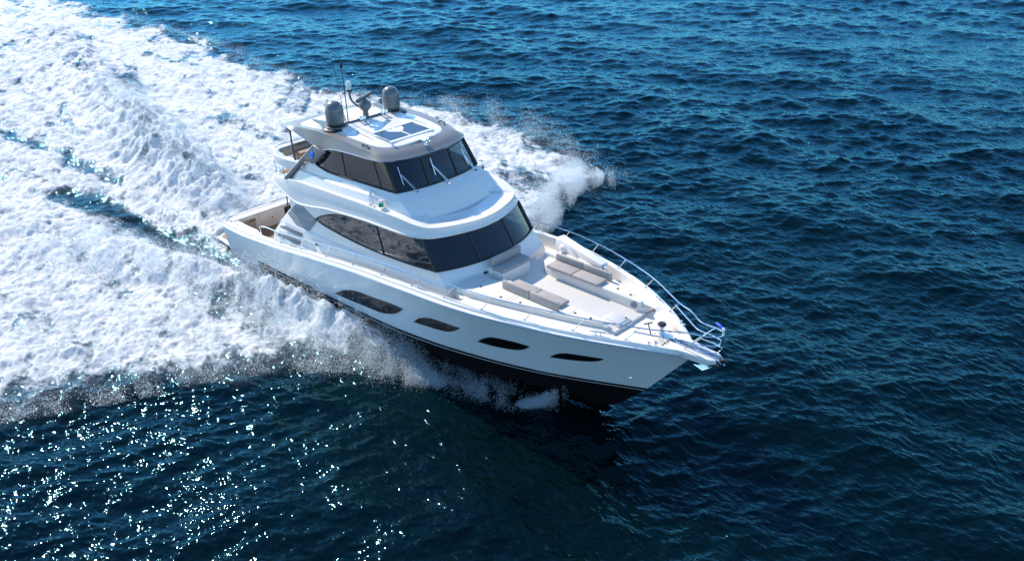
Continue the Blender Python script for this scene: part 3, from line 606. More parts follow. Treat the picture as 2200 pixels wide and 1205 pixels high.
def cushion(name, c, s, label, group, rz=0, m=M_TAUPE, piping=True):
    vf = box((0, 0, 0), s); o = obj(name, vf, m, None, 40, bev=min(s)*.28, seg=3)
    o.matrix_world = YM @ Matrix.Translation(c) @ Matrix.Rotation(rz, 4, 'Z')
    tag(o, label, 'cushion', group)
    if piping:
        a, b, z = s[0]/2-.012, s[1]/2-.012, s[2]/2-.035
        obj('piping', tube([(-a, -b, z), (a, -b, z), (a, b, z), (-a, b, z), (-a, -b, z)], .009, 5), M_TAUPE, o)
    return o
G1, G2 = 'flat seat cushions of the foredeck lounge', 'narrow backrest cushions of the foredeck lounge'
cushion('seat_cushion', (13.31, -.05, 3.245), (.52, 1.28, .11), 'crosswise taupe seat cushion just ahead of the lower windscreen', G1)
cushion('backrest_cushion', (13.04, -.05, 3.42), (.12, 1.30, .27), 'crosswise taupe backrest cushion leaning below the lower windscreen', G2)
for sgn, side in ((1, 'far side lounge, beside the white crane'), (-1, 'near side lounge, closest to the viewer')):
    for k, (xc, wh) in enumerate(((14.62, 'aft'), (15.63, 'forward'))):
        cushion('seat_cushion', (xc, sgn*.87, 3.152), (1.0, .48, .10), wh+' taupe seat cushion on the '+side, G1)
        cushion('backrest_cushion', (xc+.08*(k-.5), sgn*1.215, 3.24), (1.07, .095, .27), wh+' upright taupe bolster on the '+side, G2, rz=-sgn*.0)

# crane on the port side deck
cr_ = obj('tender_crane', join(lathe([(.34, 0), (.34, .05), (.26, .09), (.16, .12)], (13.75, 1.95, 2.62), 24), lathe([(.15, 0), (.14, .55)], (13.75, 1.95, 2.7), 20)), M_WHITE, yacht, 40)
def quadbeam(p0, p1, w0, h0, w1, h1):
    p0, p1 = Vector(p0), Vector(p1); t = (p1-p0).normalized(); s = t.cross(Vector((0, 0, 1))).normalized(); u = s.cross(t)
    V = [tuple(p+s*(a*w_/2)+u*(b*h_/2)) for p, w_, h_ in ((p0, w0, h0), (p1, w1, h1)) for a, b in ((-1, -1), (1, -1), (1, 1), (-1, 1))]
    return V, [(3, 2, 1, 0), (4, 5, 6, 7)]+[(i, (i+1) % 4, 4+(i+1) % 4, 4+i) for i in range(4)]
obj('boom', quadbeam((13.35, 2.18, 3.22), (15.45, 1.83, 3.10), .34, .44, .30, .26), M_WHITE, cr_, bev=.03)
pl_ = [(13.30, 2.0), (13.45, 1.72), (14.0, 1.66), (14.5, 1.72), (14.62, 1.9)]
obj('side_plate', slab([(13.36, 1.96, 3.40), (13.6, 1.92, 3.46), (13.95, 1.84, 3.38), (14.45, 1.74, 3.12), (14.5, 1.73, 3.05), (13.9, 1.80, 2.88), (13.5, 1.88, 2.92), (13.36, 1.94, 3.1)], (.0, .06, 0)), M_WHITE, cr_, bev=.02)
obj('slew_knob', lathe([(.14, 0), (.13, .05), (.07, .08), (.07, .14), (.001, .15)], (13.75, 1.86, 3.2), 18, (-.1, -1, .3)), M_WHITE, cr_)
obj('boom_hook', join(lathe([(.08, 0), (.08, .1), (.001, .1)], (15.48, 1.82, 3.1), 12, (1, -.15, 0)), tube([(15.58, 1.8, 3.05), (15.62, 1.79, 2.95), (15.55, 1.78, 2.86), (15.48, 1.78, 2.92)], .025, 6, 10)), M_CHROME, cr_)

# side rails and pulpit
def rail_base(x): return (x, pc(SX, SY, x)-.17, pc(SX, SZ, x)+.125)
BASEX = [18.42, 17.11, 15.76, 14.42, 13.06, 11.65, 10.2, 8.7, 7.2, 5.65, 4.3]
bases, tops = [], []
for x in BASEX:
    b = np.array(rail_base(x)); f = np.clip((x-4)/9, 0, 1)
    tops.append(b+[.10+.25*f, -.05-.06*f, .40+.05*f]); bases.append(b)
for sgn in (-1, 1):
    mm = np.array([1, sgn, 1])
    line = [np.array([2.55, 2.42, 1.80]), np.array([2.62, 2.42, 2.2])]+[t for t in tops[::-1]]
    nose = [np.array([19.3, .70, 3.46]), np.array([19.85, .36, 3.46]), np.array([20.3, .30, 3.50]), np.array([20.62, .17, 3.54]), np.array([20.72, 0, 3.56])]
    rl = obj('side_rail', tube([p*mm for p in line+nose], .0175, 8, 160), M_CHROME, yacht)
    for b, t in zip(bases, tops): obj('stanchion', tube([b*mm, t*mm], .013, 7), M_CHROME, rl)
    for b in bases: obj('stanchion_foot', lathe([(.04, 0), (.035, .012), (.02, .03)], b*mm, 10), M_CHROME, rl)
    t1 = (bases[0]+tops[0])/2+[0.03, 0, .08]
    obj('mid_rail', tube([p*mm for p in (t1, np.array([19.3, .62, 3.22]), np.array([19.75, .38, 3.20]), np.array([20.2, .33, 3.22]), np.array([20.55, .2, 3.26]), np.array([20.66, 0, 3.28]))], .016, 7, 50), M_CHROME, rl)
    obj('brace', tube([np.array([19.72, .20, 2.86])*mm, np.array([20.30, .30, 3.48])*mm], .018, 7), M_CHROME, rl)
    obj('lower_hoop', tube([p*mm for p in (np.array([19.95, .24, 3.05]), np.array([20.3, .28, 3.04]), np.array([20.6, .18, 3.06]), np.array([20.68, 0, 3.10]))], .015, 7, 30), M_CHROME, rl)
obj('pulpit_post', tube([(20.72, 0, 3.56), (20.68, 0, 3.28), (20.68, 0, 3.10)], .018, 7), M_CHROME, yacht)
fl = obj('rolled_flag', join(tube([(20.69, .05, 3.68), (20.56, .09, 3.73), (20.40, .14, 3.75)], [.035, .045, .03], 10, 12)), M_BLUE, None)
fl.matrix_world = YM; tag(fl, 'rolled royal blue flag tied to the tip of the bow rail', 'flag')
obj('flag_tie', join(tube([(20.70, .0, 3.55), (20.71, .03, 3.68)], .022, 6), tube([(20.71, .03, 3.68), (20.64, .07, 3.72)], .04, 6)), M_LENS, fl)

# bowsprit with anchor, windlass, cleats, hatches at the bow
bs = obj('bowsprit', join(*[slab([(19.2, sgn*.42, 2.70), (19.9, sgn*.30, 2.70), (20.5, sgn*.24, 2.70), (20.66, sgn*.16, 2.70), (20.66, sgn*.09, 2.70), (19.2, sgn*.09, 2.70)], (0, 0, .15)) for sgn in (-1, 1)]), M_WHITE, yacht, bev=.05, seg=3)
obj('sprit_underside', slab([(19.5, -.30, 2.60), (20.45, -.22, 2.62), (20.62, 0, 2.64), (20.45, .22, 2.62), (19.5, .30, 2.60)], (0, 0, .11)), M_WHITE, bs, bev=.03)
obj('anchor_channel', slab([(19.3, -.085, 2.715), (20.7, -.085, 2.715), (20.7, .085, 2.715), (19.3, .085, 2.715)], (0, 0, .02)), M_RUBBER, bs)
obj('chrome_cheek', both(tube([(19.4, -.10, 2.86), (20.1, -.105, 2.87), (20.66, -.11, 2.85), (20.78, -.09, 2.76)], .018, 6)), M_CHROME, bs)
obj('bow_roller', join(lathe([(.07, -.09), (.05, -.03), (.05, .03), (.07, .09)], (20.74, 0, 2.76), 14, (0, 1, 0)), box((20.80, 0, 2.82), (.20, .07, .07), ry=-.5)), M_RUBBER, bs)
an = obj('anchor', join(tube([(19.9, 0, 2.80), (20.6, 0, 2.80), (20.85, 0, 2.70)], .03, 8), slab([(20.82, -.02, 2.72), (20.35, -.26, 2.44), (19.98, -.10, 2.40), (20.12, 0, 2.36), (19.98, .10, 2.40), (20.35, .26, 2.44), (20.82, .02, 2.72)], (.0, 0, .03))), M_CHROME, bs)
wl = obj('windlass', join(lathe([(.14, 0), (.14, .08), (.10, .10), (.085, .2), (.08, .34), (.10, .36), (.12, .40)], (18.82, .06, 2.72), 20), box((18.95, .03, 2.80), (.42, .26, .12))), M_CHROME, yacht, bev=0)
obj('capstan_cap', lathe([(.12, 0), (.125, .03), (.10, .055), (.001, .06)], (18.82, .06, 3.12), 20), M_DARKM, wl)
obj('gypsy', lathe([(.17, 0), (.19, .03), (.12, .07), (.19, .11), (.17, .14)], (18.98, -.18, 2.86), 18, (0, -1, .1)), M_CHROME, wl)
obj('chain', tube([(18.98, -.12, 2.97), (19.3, -.03, 2.86), (19.7, 0, 2.79), (20.3, 0, 2.80)], .022, 6, 30), M_CHROME, wl)
obj('anchor_fairlead', join(*[tube([(19.0, s_*.06-.05, 2.86), (19.6, s_*.10, 2.83), (20.0, s_*.10, 2.88)], .014, 6) for s_ in (-1, 1)]), M_CHROME, wl)
obj('deck_wash_handle', join(tube([(18.52, .0, 2.72), (18.38, .05, 3.0)], .016, 6), tube([(18.3, -.04, 2.98), (18.46, .14, 3.02)], .018, 6)), M_DARKM, wl)
for sgn in (-1, 1):
    lk = obj('locker_lid', slab([(18.6, sgn*.22, 2.735), (19.35, sgn*.16, 2.735), (19.3, sgn*.42, 2.735), (18.6, sgn*.72, 2.735)], (0, 0, .012)), M_DECK, deck, bev=.004)
    obj('lid_latch', lathe([(.03, 0), (.03, .012), (.001, .012)], (18.85, sgn*.42, 2.747), 10), M_DARKM, lk)
    for x in (17.75, 12.05, 5.05):
        y, z = pc(SX, SY, x)-.18, pc(SX, SZ, x)+.125; y2 = pc(SX, SY, x+.2)-.18; rz = math.atan2(sgn*(y2-y), .2)
        D = Vector((math.cos(rz), math.sin(rz), 0)); c = Vector((x, sgn*y, z))
        cl = obj('mooring_cleat', join(tube([c-D*.07, c-D*.07+Vector((0, 0, .085))], .016, 6), tube([c+D*.07, c+D*.07+Vector((0, 0, .085))], .016, 6), tube([c-D*.22+Vector((0, 0, .085)), c-D*.07+Vector((0, 0, .095)), c+D*.07+Vector((0, 0, .095)), c+D*.22+Vector((0, 0, .085))], .017, 6)), M_CHROME, bulwark)
    y = pc(SX, SY, 19.05)-.1
    obj('bow_chock', join(*[tube([(19.05+dx, sgn*(y-dx*.6), 2.93), (19.05+dx, sgn*(y-dx*.6+.02), 3.0), (19.10+dx, sgn*(y-dx*.6), 3.01)], .022, 6) for dx in (-.08, .08)]), M_CHROME, bulwark)
for x, y, z in ((12.90, -.80, 3.07), ):
    obj('deck_light', box((x, y, z), (.05, .13, .06), rz=.12), M_RUBBER, saloon, bev=.008)
# ------------------------------------------------------------------ sea, wake and spray (world metres, z = 0 is mean sea level)
rng = np.random.default_rng(7)
PERM = rng.permutation(512); GA = rng.uniform(0, 2*np.pi, 512)
def perlin(x, y):
    xi, yi = np.floor(x).astype(int), np.floor(y).astype(int); u, v = x-xi, y-yi; out = 0
    fu, fv = u*u*u*(u*(u*6-15)+10), v*v*v*(v*(v*6-15)+10)
    def g(i, j): a = GA[(PERM[(xi+i) % 512]+(yi+j)*37+PERM[(yi+j) % 512]) % 512]; return np.cos(a)*(u-i)+np.sin(a)*(v-j)
    return (g(0, 0)*(1-fu)+g(1, 0)*fu)*(1-fv)+(g(0, 1)*(1-fu)+g(1, 1)*fu)*fv
def fbm(x, y, oc=4, gain=.5, lac=2.03):
    s, a = 0, 1.0
    for k in range(oc): s = s+a*perlin(x+k*17.3, y-k*9.1); a *= gain; x, y = x*lac, y*lac
    return s
def sst(a, b, x): t = np.clip((x-a)/(b-a), 0, 1); return t*t*(3-2*t)

# wind waves
NW = 230
wl = np.exp(np.linspace(np.log(.17), np.log(13), NW))*rng.uniform(.94, 1.06, NW)
grp = rng.choice(3, NW, p=[.52, .29, .19]); th = np.radians(np.array([-46, -102, -4])[grp]+rng.normal(0, 1, NW)*np.array([15, 14, 14])[grp])   # three crossing wave trains
sl_ = .225*math.sqrt(2/NW)*np.interp(np.log(wl), np.log([.17, .45, 1.0, 2.2, 4.5, 13]), [1.35, 1.4, 1.2, .85, .62, .5])
am = sl_*wl/(2*np.pi); kx, ky = 2*np.pi/wl*np.cos(th), 2*np.pi/wl*np.sin(th); ph = rng.uniform(0, 2*np.pi, NW)
def sea(x, y, cut):
    x = x.astype(np.float32); y = y.astype(np.float32)
    gx = 1+.6*fbm(x*.05, y*.05, 2); h = np.zeros_like(x); dx = np.zeros_like(x); dy = np.zeros_like(x)
    for i in range(NW):
        f = np.clip(wl[i]/cut-1.5, 0, 1); k = np.nonzero(f > 0)[0]                       # waves finer than the mesh are left to the bump map
        a = (am[i]*f[k]).astype(np.float32); p = kx[i]*x[k]+ky[i]*y[k]+ph[i]; s, c_ = np.sin(p), np.cos(p)
        h[k] += a*s; dx[k] += a*.85*np.cos(th[i])*c_; dy[k] += a*.85*np.sin(th[i])*c_
    return h*gx, dx*gx, dy*gx

def bump_path(x, y, px, py, pw, pa):
    """ridge along a path given as y(x): height and width tables, px ascending"""
    d = y-pc(px, py, x); wd = np.interp(x, px, pw); return np.interp(x, px, pa, left=0, right=0)*np.exp(-(d/wd)**2)
PORT_X = [-75, -50, -36, -31, -24.5, -16.4, -11.5, -8.7, -4, -.5, 2, 5, 6.5]; PORT_Y = [14.4, 14.7, 15, 15.4, 14.4, 14.2, 16.0, 17.0, 17.0, 16.9, 16.2, 15.4, 14.8]
FRONT_Y = [1, 3, 5, 7, 9, 10.8, 12.2, 13.5, 14.3, 15.4, 17.0]; FRONT_X = [10.6, 9.6, 8.5, 7.9, 7.4, 6.5, 6.0, 5.9, 5.5, 3.6, .3]
STB_Y = [-26, -17, -13, -10, -7, -4.6, -3.4, -2.3, 0]; STB_X = [-2, 2.5, 4.6, 6.1, 7.5, 9.4, 11.0, 12.0, 12.6]
def wake(x, y):
    n1 = fbm(x*.35+3, y*.35, 3); n2 = fbm(x*1.1, y*1.1+5, 4); n3 = fbm(x*.16, y*.55+9, 3)
    sc = np.abs(((x+y*.5+1.1*n1)/6.4) % 1.0-.5)*2                                        # scalloped breaking crests on the far edge
    dP = np.minimum(pc(PORT_Y, [0]*len(PORT_Y), y)*0+pc(PORT_X, PORT_Y, x)-y+1.6*(sc-.5)*sst(4, -6, x), pc(FRONT_Y, FRONT_X, np.clip(y, 1, 17))-x)
    dS = pc(STB_Y, STB_X, y)-x
    d = np.where(y > 0, dP, dS*.9)+1.3*n1+.6*n2
    D = sst(-1.1, 3.0, d)
    # thinner foam and open-water streaks; some paint in the shade of heaped slopes
    def streak(px, py, wd, amt):
        q = np.full_like(x, 9.0)
        for (x0, y0), (x1, y1) in zip(list(zip(px, py))[:-1], list(zip(px, py))[1:]):
            vx_, vy_ = x1-x0, y1-y0; t = np.clip(((x-x0)*vx_+(y-y0)*vy_)/(vx_*vx_+vy_*vy_), 0, 1); q = np.minimum(q, np.hypot(x-x0-t*vx_, y-y0-t*vy_))
        return 1-amt*np.exp(-((q+.25*n1)/wd)**2)
    D = D*streak([6.5, 3, .5, -3], [-2.5, -2.62, -3.0, -3.5], .42, .88)*streak([-2, -5, -8.5, -11], [-3.4, -3.7, -4.1, -4.4], .75, .74)  # second streak thins the foam to darken the shaded slope off the quarter
    D = D*streak([-11, -16, -22, -30], [-2.5, -2.6, -3.6, -5], .42, .5)*streak([-23, -25, -27.5], [5.0, 5.3, 5.9], .7, .62)  # first streak paints the shaded step beside the central ridge as thinner foam
    D = D*streak([2, 3.6], [12.2, 11.6], .7, .35)*streak([5.6, 6.6], [9.0, 9.8], .5, .4)*streak([-12, -15], [-8.5, -9.3], .6, .25)
    n4 = fbm(x*.22-y*.16, x*.95+y*1.1+4, 4)                                                # streaks drawn out across the wake
    D = D*(1-.36*sst(.0, .42, n3))*(1-.24*sst(.0, .4, n2))*(1-.32*sst(.02, .42, n4))
    # heaped water
    n5 = 1-2*np.abs(fbm(x*.55+8, y*.55-2, 4)); n6 = 1-2*np.abs(fbm(x*1.9, y*1.9+3, 3))
    H = D*(.04+.10*n1+.13*n2+(.13*n5+.06*n6)*(1-.45*sst(2, 6, y)))
    H = H+bump_path(x, y, [-46, -30, -24, -15, -11, -7, -4, -2.4], [8.2, 5.0, 3.6, 1.6, .7, .2, 0, 0], [1.8, 1.7, 1.6, 1.6, 1.5, 1.3, 1.0, .8], [.2, .35, .5, .8, .92, .68, .3, 0])*(1+.85*n2+.4*n5)
    H = H+bump_path(x, y, [-16, -8, -3, 0, 2, 5, 8, 10, 12.2], [-10, -7.4, -5.6, -4.4, -3.85, -3.4, -3.05, -2.85, -2.55], [1.6, 1.4, 1.1, .9, .75, .62, .52, .42, .3], [.12, .22, .35, .50, .66, .84, .80, .48, .0])*(1+.6*n2)
    e = np.where(y > 0, dP, dS); H = H+.22*np.exp(-((e-.6)/.7)**2)*D*(1+n2)
    H = H+np.where(y > 2.6, .06*np.exp(-((pc(FRONT_Y, FRONT_X, np.clip(y, 1, 17))-x-.8)/.9)**2)*sst(2.6, 5, y)*sst(15, 12, y), 0)*(1+.7*n2)
    tr = np.exp(-((y+3.3-.0*x)/.9)**2)*sst(-11, -4, x)*sst(6, 1, x); H = H-.28*tr
    return D, H, n2
def keep_clear(x, y, z):
    """water does not rise into the hull or over the swim platform"""
    yc_ = pc(CX, CY, np.clip(x, 0, 18))-.22; ins_ = (np.abs(y) < yc_) & (x > -.2) & (x < 17.2)
    z = np.where(ins_, np.minimum(z, -.45), z)
    return np.where((np.abs(y) < 2.45) & (x > -2.0) & (x <= .2), np.minimum(z, .02), z)

G0 = np.array([29.5, -17.5]); DV = np.array([-.687, .727]); EV = np.array([.727, .687])
NA, NE = 1040, 1330
aa = np.exp(np.linspace(np.log(9.0), np.log(118.0), NA)); ke = np.linspace(-.76, .76, NE)
A, K = np.meshgrid(aa, ke, indexing='ij'); Eo = K*(A+8)
gx_ = (G0[0]+A*DV[0]+Eo*EV[0]).ravel(); gy_ = (G0[1]+A*DV[1]+Eo*EV[1]).ravel(); cut = (np.maximum((A+8)*1.52/NE, A*.0027)*1.7).ravel()
idx = np.arange(NA*NE).reshape(NA, NE)
bnd = np.r_[idx[0, :-1], idx[:-1, -1], idx[-1, :0:-1], idx[:0:-1, 0]]
cen_ = np.array([-8.0, 24.0]); bx, by = gx_[bnd]-cen_[0], gy_[bnd]-cen_[1]
ox, oy, oc = [gx_], [gy_], [cut]; rings = [bnd]; base = NA*NE
for s in (1.02, 1.05, 1.1, 1.18, 1.3, 1.5, 1.9, 2.6, 4, 8, 25, 90):
    ox.append(cen_[0]+bx*s); oy.append(cen_[1]+by*s); oc.append(np.full(len(bnd), .25+(s-1)*30)); rings.append(base+np.arange(len(bnd))); base += len(bnd)
WX, WY, WC = np.concatenate(ox), np.concatenate(oy), np.concatenate(oc)
hs, dxs, dys = sea(WX, WY, WC); Dm, Hm, N2 = wake(WX, WY)
calm = 1-.72*Dm
near = sst(4.5, .3, np.abs(WY)-2.5)*sst(-3, 1, WX)*sst(19, 16, WX)                    # the hull irons the waves out close by
calm = calm*(1-.55*near)
WZ = keep_clear(WX, WY, hs*calm+Hm)
q = np.stack([idx[:-1, :-1], idx[:-1, 1:], idx[1:, 1:], idx[1:, :-1]], -1).reshape(-1, 4)
rq = [np.stack([r0, np.roll(r0, -1), np.roll(r1, -1), r1], 1)[:, ::-1] for r0, r1 in zip(rings[:-1], rings[1:])]
Q = np.vstack([q]+rq)
XYZ = np.stack([WX+dxs*calm, WY+dys*calm, WZ], 1)
fn = np.cross(XYZ[Q[:100, 1]]-XYZ[Q[:100, 0]], XYZ[Q[:100, 2]]-XYZ[Q[:100, 0]])
if fn[:, 2].mean() < 0: Q = Q[:, ::-1]

def fast_mesh(name, V, Fq, mat, attrs={}, smooth=True):
    me = bpy.data.meshes.new(name); nf, k = Fq.shape
    me.vertices.add(len(V)); me.vertices.foreach_set('co', np.ascontiguousarray(V, np.float32).ravel())
    me.loops.add(nf*k); me.loops.foreach_set('vertex_index', np.ascontiguousarray(Fq, np.int32).ravel())
    me.polygons.add(nf); me.polygons.foreach_set('loop_start', np.arange(0, nf*k, k, dtype=np.int32))
    me.polygons.foreach_set('use_smooth', np.full(nf, smooth)); me.update(calc_edges=True)
    for an, av in attrs.items():
        at = me.attributes.new(an, 'FLOAT', 'POINT'); at.data.foreach_set('value', np.ascontiguousarray(av, np.float32))
    me.materials.append(mat); me.validate()
    o = bpy.data.objects.new(name, me); COL.objects.link(o); return o

def sea_material():
    m, t, b, N, L = node_mat('sea_water'); out = t.nodes['Material Output']
    tc = N('ShaderNodeTexCoord'); at = N('ShaderNodeAttribute'); at.attribute_name = 'foam'
    def nz(scale, det, rough, stretch=None, dist=0):
        n = N('ShaderNodeTexNoise'); n.inputs['Scale'].default_value = scale; n.inputs['Detail'].default_value = det; n.inputs['Roughness'].default_value = rough; n.inputs['Distortion'].default_value = dist
        if stretch:
            mp = N('ShaderNodeMapping'); mp.inputs['Rotation'].default_value = (0, 0, stretch[0]); mp.inputs['Scale'].default_value = (stretch[1], stretch[2], 1); L(tc.outputs['Object'], mp.inputs[0]); L(mp.outputs[0], n.inputs[0])
        else: L(tc.outputs['Object'], n.inputs[0])
        return n.outputs['Fac']
    def mth(op, a, b_=None, c_=None):
        n = N('ShaderNodeMath'); n.operation = op
        for i, v in enumerate((a, b_, c_)):
            if v is None: continue
            if isinstance(v, (int, float)): n.inputs[i].default_value = v
            else: L(v, n.inputs[i])
        return n.outputs[0]
    # water body: ripples finer than the mesh
    rip1 = nz(2.6, 1, .5, (.75, 1.0, 2.0), .6); rip2 = nz(7.0, 0, .5, (.55, 1.0, 1.7), .4)
    rip0 = nz(.5, 5, .6, (.75, .7, 1.6), .5); co = N('ShaderNodeAttribute'); co.attribute_name = 'open_sea'      # waves of the far sea, beyond the modelled ones
    rh = mth('ADD', mth('ADD', mth('MULTIPLY', rip1, .05), mth('MULTIPLY', rip2, .012)), mth('MULTIPLY', mth('MULTIPLY', rip0, .55), co.outputs['Fac']))
    bw = N('ShaderNodeBump'); bw.inputs['Strength'].default_value = .95; bw.inputs['Distance'].default_value = 1.0; L(rh, bw.inputs['Height'])
    t.nodes.remove(b)
    gl = N('ShaderNodeBsdfGlossy'); gl.inputs['Roughness'].default_value = .06; gl.inputs[0].default_value = (.34, .82, 1.0, 1); L(bw.outputs[0], gl.inputs['Normal'])
    body = N('ShaderNodeBsdfDiffuse'); fr = N('ShaderNodeFresnel'); fr.inputs[0].default_value = 1.29; L(bw.outputs[0], fr.inputs['Normal'])
    wsh = N('ShaderNodeMixShader'); L(fr.outputs[0], wsh.inputs[0]); L(body.outputs[0], wsh.inputs[1]); L(gl.outputs[0], wsh.inputs[2])
    big = nz(.12, 3, .5); aer = N('ShaderNodeAttribute'); aer.attribute_name = 'aerated'
    c1 = ramp(t, big, (.0002, .0030, .0040), (.0004, .006, .0075), .35, .65)
    mxc = N('ShaderNodeMix'); mxc.data_type = 'RGBA'; L(aer.outputs['Fac'], mxc.inputs[0]); L(c1.outputs[0], mxc.inputs[6]); mxc.inputs[7].default_value = (.15, .19, .21, 1)
    L(mxc.outputs[2], body.inputs[0])
    # foam: lacy, clumped mask
    f1 = nz(1.5, 9, .68, (.1, .75, 1.25), .5); f2 = nz(6.5, 7, .7, None, .3)
    vo = N('ShaderNodeTexVoronoi'); vo.feature = 'DISTANCE_TO_EDGE'; vo.inputs['Scale'].default_value = 2.3
    wv = N('ShaderNodeVectorMath'); wv.operation = 'ADD'; ns = N('ShaderNodeTexNoise'); ns.inputs['Scale'].default_value = 1.7; ns.inputs['Detail'].default_value = 5
    L(tc.outputs['Object'], ns.inputs[0]); L(tc.outputs['Object'], wv.inputs[0]); L(ns.outputs['Color'], wv.inputs[1]); L(wv.outputs[0], vo.inputs['Vector'])
    lace = mth('MULTIPLY', vo.outputs['Distance'], .55)
    sig = mth('ADD', mth('MULTIPLY', mth('SUBTRACT', f1, .5), 1.5), mth('MULTIPLY', mth('SUBTRACT', f2, .5), .9))
    sig = mth('SUBTRACT', sig, mth('MULTIPLY', lace, mth('SUBTRACT', 1.0, at.outputs['Fac'])))
    k = mth('ADD', mth('MULTIPLY', at.outputs['Fac'], 1.42), mth('SUBTRACT', sig, .62))
    mr = N('ShaderNodeMapRange'); mr.interpolation_type = 'SMOOTHSTEP'; mr.inputs[1].default_value = -.16; mr.inputs[2].default_value = .42; L(k, mr.inputs[0])
    gate = N('ShaderNodeMapRange'); gate.inputs[1].default_value = .02; gate.inputs[2].default_value = .10; L(at.outputs['Fac'], gate.inputs[0])
    mask = mth('MULTIPLY', mr.outputs[0], gate.outputs[0])
    fb = N('ShaderNodeBsdfPrincipled'); fb.inputs['Roughness'].default_value = .75; fb.inputs['Specular IOR Level'].default_value = .3; fb.inputs['Subsurface Weight'].default_value = .4; fb.inputs['Subsurface Radius'].default_value = (1, 1, 1); fb.inputs['Subsurface Scale'].default_value = .22   # aerated water lets light through
    f4 = nz(1.1, 6, .66, (math.radians(12), .22, 1.5), .3); fmix = mth('ADD', mth('MULTIPLY', f2, .5), mth('MULTIPLY', f4, .5))
    fc = ramp(t, fmix, (.42, .48, .53), (.80, .81, .81), .38, .56); L(fc.outputs[0], fb.inputs['Base Color'])
    f3 = nz(16, 4, .65); fh = mth('ADD', mth('MULTIPLY', f1, .32), mth('ADD', mth('MULTIPLY', f2, .13), mth('MULTIPLY', f3, .035)))
    bf = N('ShaderNodeBump'); bf.inputs['Strength'].default_value = .8; bf.inputs['Distance'].default_value = 1.0; L(fh, bf.inputs['Height']); L(bf.outputs[0], fb.inputs['Normal'])
    mx = N('ShaderNodeMixShader'); L(mask, mx.inputs[0]); L(wsh.outputs[0], mx.inputs[1]); L(fb.outputs[0], mx.inputs[2]); L(mx.outputs[0], out.inputs[0])
    return m
M_SEA = sea_material()
aer = np.clip(np.exp(-((WY+2.75)/.45)**2)*sst(-1, 1, WX)*sst(9, 6, WX)*.8, 0, 1)+.55*sst(.05, .6, Dm)
water = fast_mesh('water', XYZ, Q, M_SEA, {'foam': Dm, 'aerated': np.clip(aer, 0, 1), 'open_sea': sst(.3, 1.2, WC)}); water['kind'] = 'structure'

# spray: clouds of droplets
def spray_material():
    m, t, b, N, L = node_mat('white_spray'); t.nodes.remove(b); out = t.nodes['Material Output']
    d = N('ShaderNodeBsdfDiffuse'); d.inputs[0].default_value = (.84, .92, .99, 1); r = N('ShaderNodeBsdfTranslucent'); r.inputs[0].default_value = (.86, .94, 1.0, 1)
    n = noise(t, .8, 2); mr = N('ShaderNodeMapRange'); L(n.outputs['Fac'], mr.inputs[0]); mr.inputs[3].default_value = .7; mr.inputs[4].default_value = .85
    m1 = N('ShaderNodeMixShader'); L(mr.outputs[0], m1.inputs[0]); L(d.outputs[0], m1.inputs[1]); L(r.outputs[0], m1.inputs[2])
    tp = N('ShaderNodeBsdfTransparent'); m2 = N('ShaderNodeMixShader'); m2.inputs[0].default_value = .62; L(m1.outputs[0], m2.inputs[1]); L(tp.outputs[0], m2.inputs[2])
    L(m2.outputs[0], out.inputs[0]); return m
M_SPRAY = spray_material()
OCT = np.array([[1, 1, 1], [1, -1, -1], [-1, 1, -1], [-1, -1, 1]], float)*.75                # each drop is a tiny closed solid
OF = np.array([[0, 1, 2], [0, 3, 1], [0, 2, 3], [1, 3, 2]])
def droplets(name, P, R, label=None):
    n = len(P); sc = R[:, None, None]*rng.uniform(.6, 1.4, (n, 1, 3)); V = P[:, None, :]+OCT[None]*sc*rng.choice([-1, 1], (n, 1, 1))
    F = (np.arange(n)[:, None, None]*4+OF[None]).reshape(-1, 3)
    o = fast_mesh(name, V.reshape(-1, 3), F, M_SPRAY, smooth=True); o['kind'] = 'stuff'
    if label: o['label'] = label
    return o
def clump(P, amt, sc=1.1):
    """thin the cloud by noise so that it reads as ragged jets and clumps"""
    v = fbm(P[:, 0]*sc+P[:, 2]*.7, P[:, 1]*sc-P[:, 2]*.4, 4); return P[(v+rng.normal(0, .12, len(P))) > amt]
def surf(x, y): D, H, _ = wake(x, y); return D, H
def size(n, med, sg=.5, mx=.022): return np.minimum(med*np.exp(rng.normal(0, sg, n)), mx)
def ribbon(px, py, pw, ph_, n, power=2.2):
    x = rng.uniform(px[0], px[-1], n); y = pc(px, py, x)+rng.normal(0, 1, n)*np.interp(x, px, pw)
    D, H = surf(x, y); z = H+np.interp(x, px, ph_)*rng.uniform(0, 1, n)**power; return np.stack([x, y, z], 1)
# starboard side: sheet thrown out from the chine
Pa = clump(ribbon([-6, -2, 1, 4, 7, 9.5, 11.5, 12.8], [-7, -5.6, -4.6, -4.1, -3.8, -3.7, -3.1, -2.6], [1.1, .9, .7, .6, .6, .6, .35, .15], [.35, .5, .75, 1.0, 1.1, .95, .6, .25], 260000), -.05)
yy_ = rng.uniform(-15, -2.6, 45000); xx_ = pc(STB_Y, STB_X, yy_)-np.abs(rng.normal(0, .55, 45000))+.35
Pb = clump(np.stack([xx_, yy_, surf(xx_, yy_)[1]+.45*rng.uniform(0, 1, 45000)**2.4], 1), .0)
Pc_ = clump(ribbon([9, 11, 12.5, 14, 15.3], [-3.0, -2.6, -2.3, -1.9, -1.5], [.55, .5, .42, .34, .25], [.9, .75, .5, .35, .25], 60000), -.02, 1.5)
t_ = rng.uniform(0, 1, 22000); xb_ = 15.1+1.05*t_+rng.normal(0, .10, 22000); yb_2 = -1.62+.72*t_+rng.normal(0, .10, 22000)-.25*rng.uniform(0, 1, 22000)
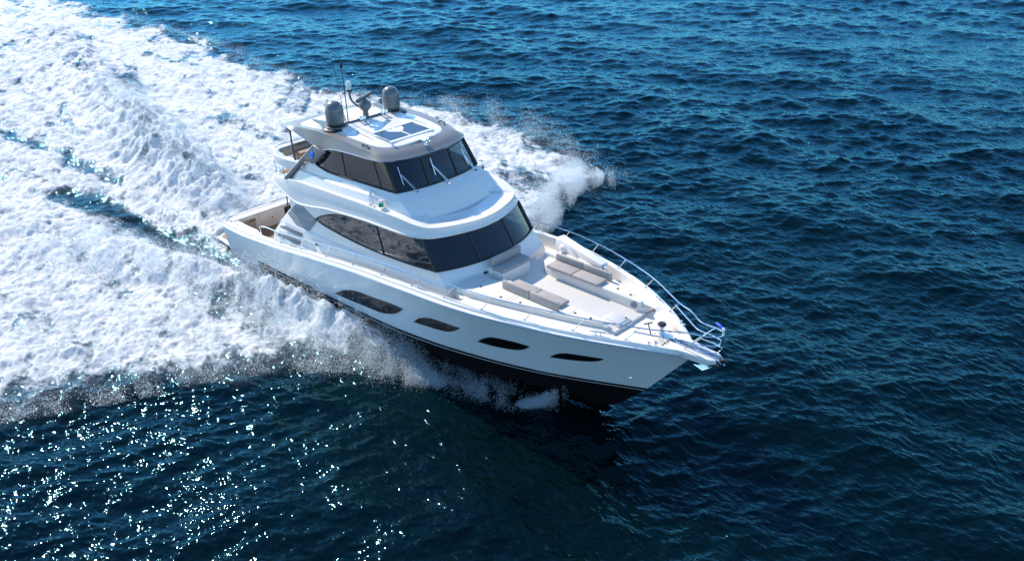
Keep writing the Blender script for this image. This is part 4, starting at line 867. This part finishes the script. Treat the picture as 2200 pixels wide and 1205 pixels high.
Pd = np.stack([xb_, yb_2, .85*t_**1.3*rng.uniform(0, 1, 22000)**.7+.02], 1); Pd = clump(Pd, -.05, 3.0)
SP = np.vstack([Pa, Pb, Pc_, Pd]); droplets('bow_spray', SP, size(len(SP), .0058, .55), 'white spray sheet thrown out along the near side of the yacht')
# stern: rooster tail
Pe = clump(ribbon([-26, -18, -12, -8, -5, -3, -2], [4.2, 2.2, .9, .3, .1, 0, 0], [1.3, 1.2, 1.1, 1.0, .9, .8, .7], [.4, .7, 1.1, 1.5, 1.2, .5, .1], 245000, 2.0), -.08)
droplets('stern_spray', Pe, size(len(Pe), .0060, .55), 'white spray tail rising behind the stern')
# port side: sheet beyond the boat
yf = rng.uniform(2.8, 15, 500000); xf_ = pc(FRONT_Y, FRONT_X, yf)+.3-np.abs(rng.normal(0, 1.3, 500000)); hmax = np.interp(yf, [2.8, 5, 9, 12, 15], [.4, .9, 1.1, .9, .4])*np.exp(-np.abs(pc(FRONT_Y, FRONT_X, yf)-xf_-.6)/2.2)
Pf = clump(np.stack([xf_, yf, surf(xf_, yf)[1]*.6+hmax*rng.uniform(0, 1, 500000)**1.5], 1), -.02, .9)
xg = rng.uniform(-45, 6, 50000); yg = pc(PORT_X, PORT_Y, xg)+rng.normal(-.3, .5, 50000); Pg = clump(np.stack([xg, yg, surf(xg, yg)[1]+.5*rng.uniform(0, 1, 50000)**2.5], 1), .06)
tq = rng.uniform(0, 1, 16000)**1.6; Ph = np.stack([4.6+2.6*tq+rng.normal(0, .25, 16000), 13.2+.9*tq+rng.normal(0, .55, 16000)*(1-.6*tq), (.25+.75*tq)*rng.uniform(.1, 1, 16000)], 1); Ph = clump(Ph, .05, 1.3)
xm = rng.uniform(-9, 4, 50000); ym = pc(PORT_X, PORT_Y, xm)-.4+rng.normal(0, .55, 50000); Pm = clump(np.stack([xm, ym, .1+1.3*np.interp(xm, [-9, -5, 1, 4], [.3, 1, 1, .4])*rng.uniform(0, 1, 50000)**1.8], 1), .08, .8)
SP = np.vstack([Pf, Pg, Ph, Pm]); droplets('side_spray', SP, size(len(SP), .0058, .55), 'white spray blown up beyond the far side of the yacht')
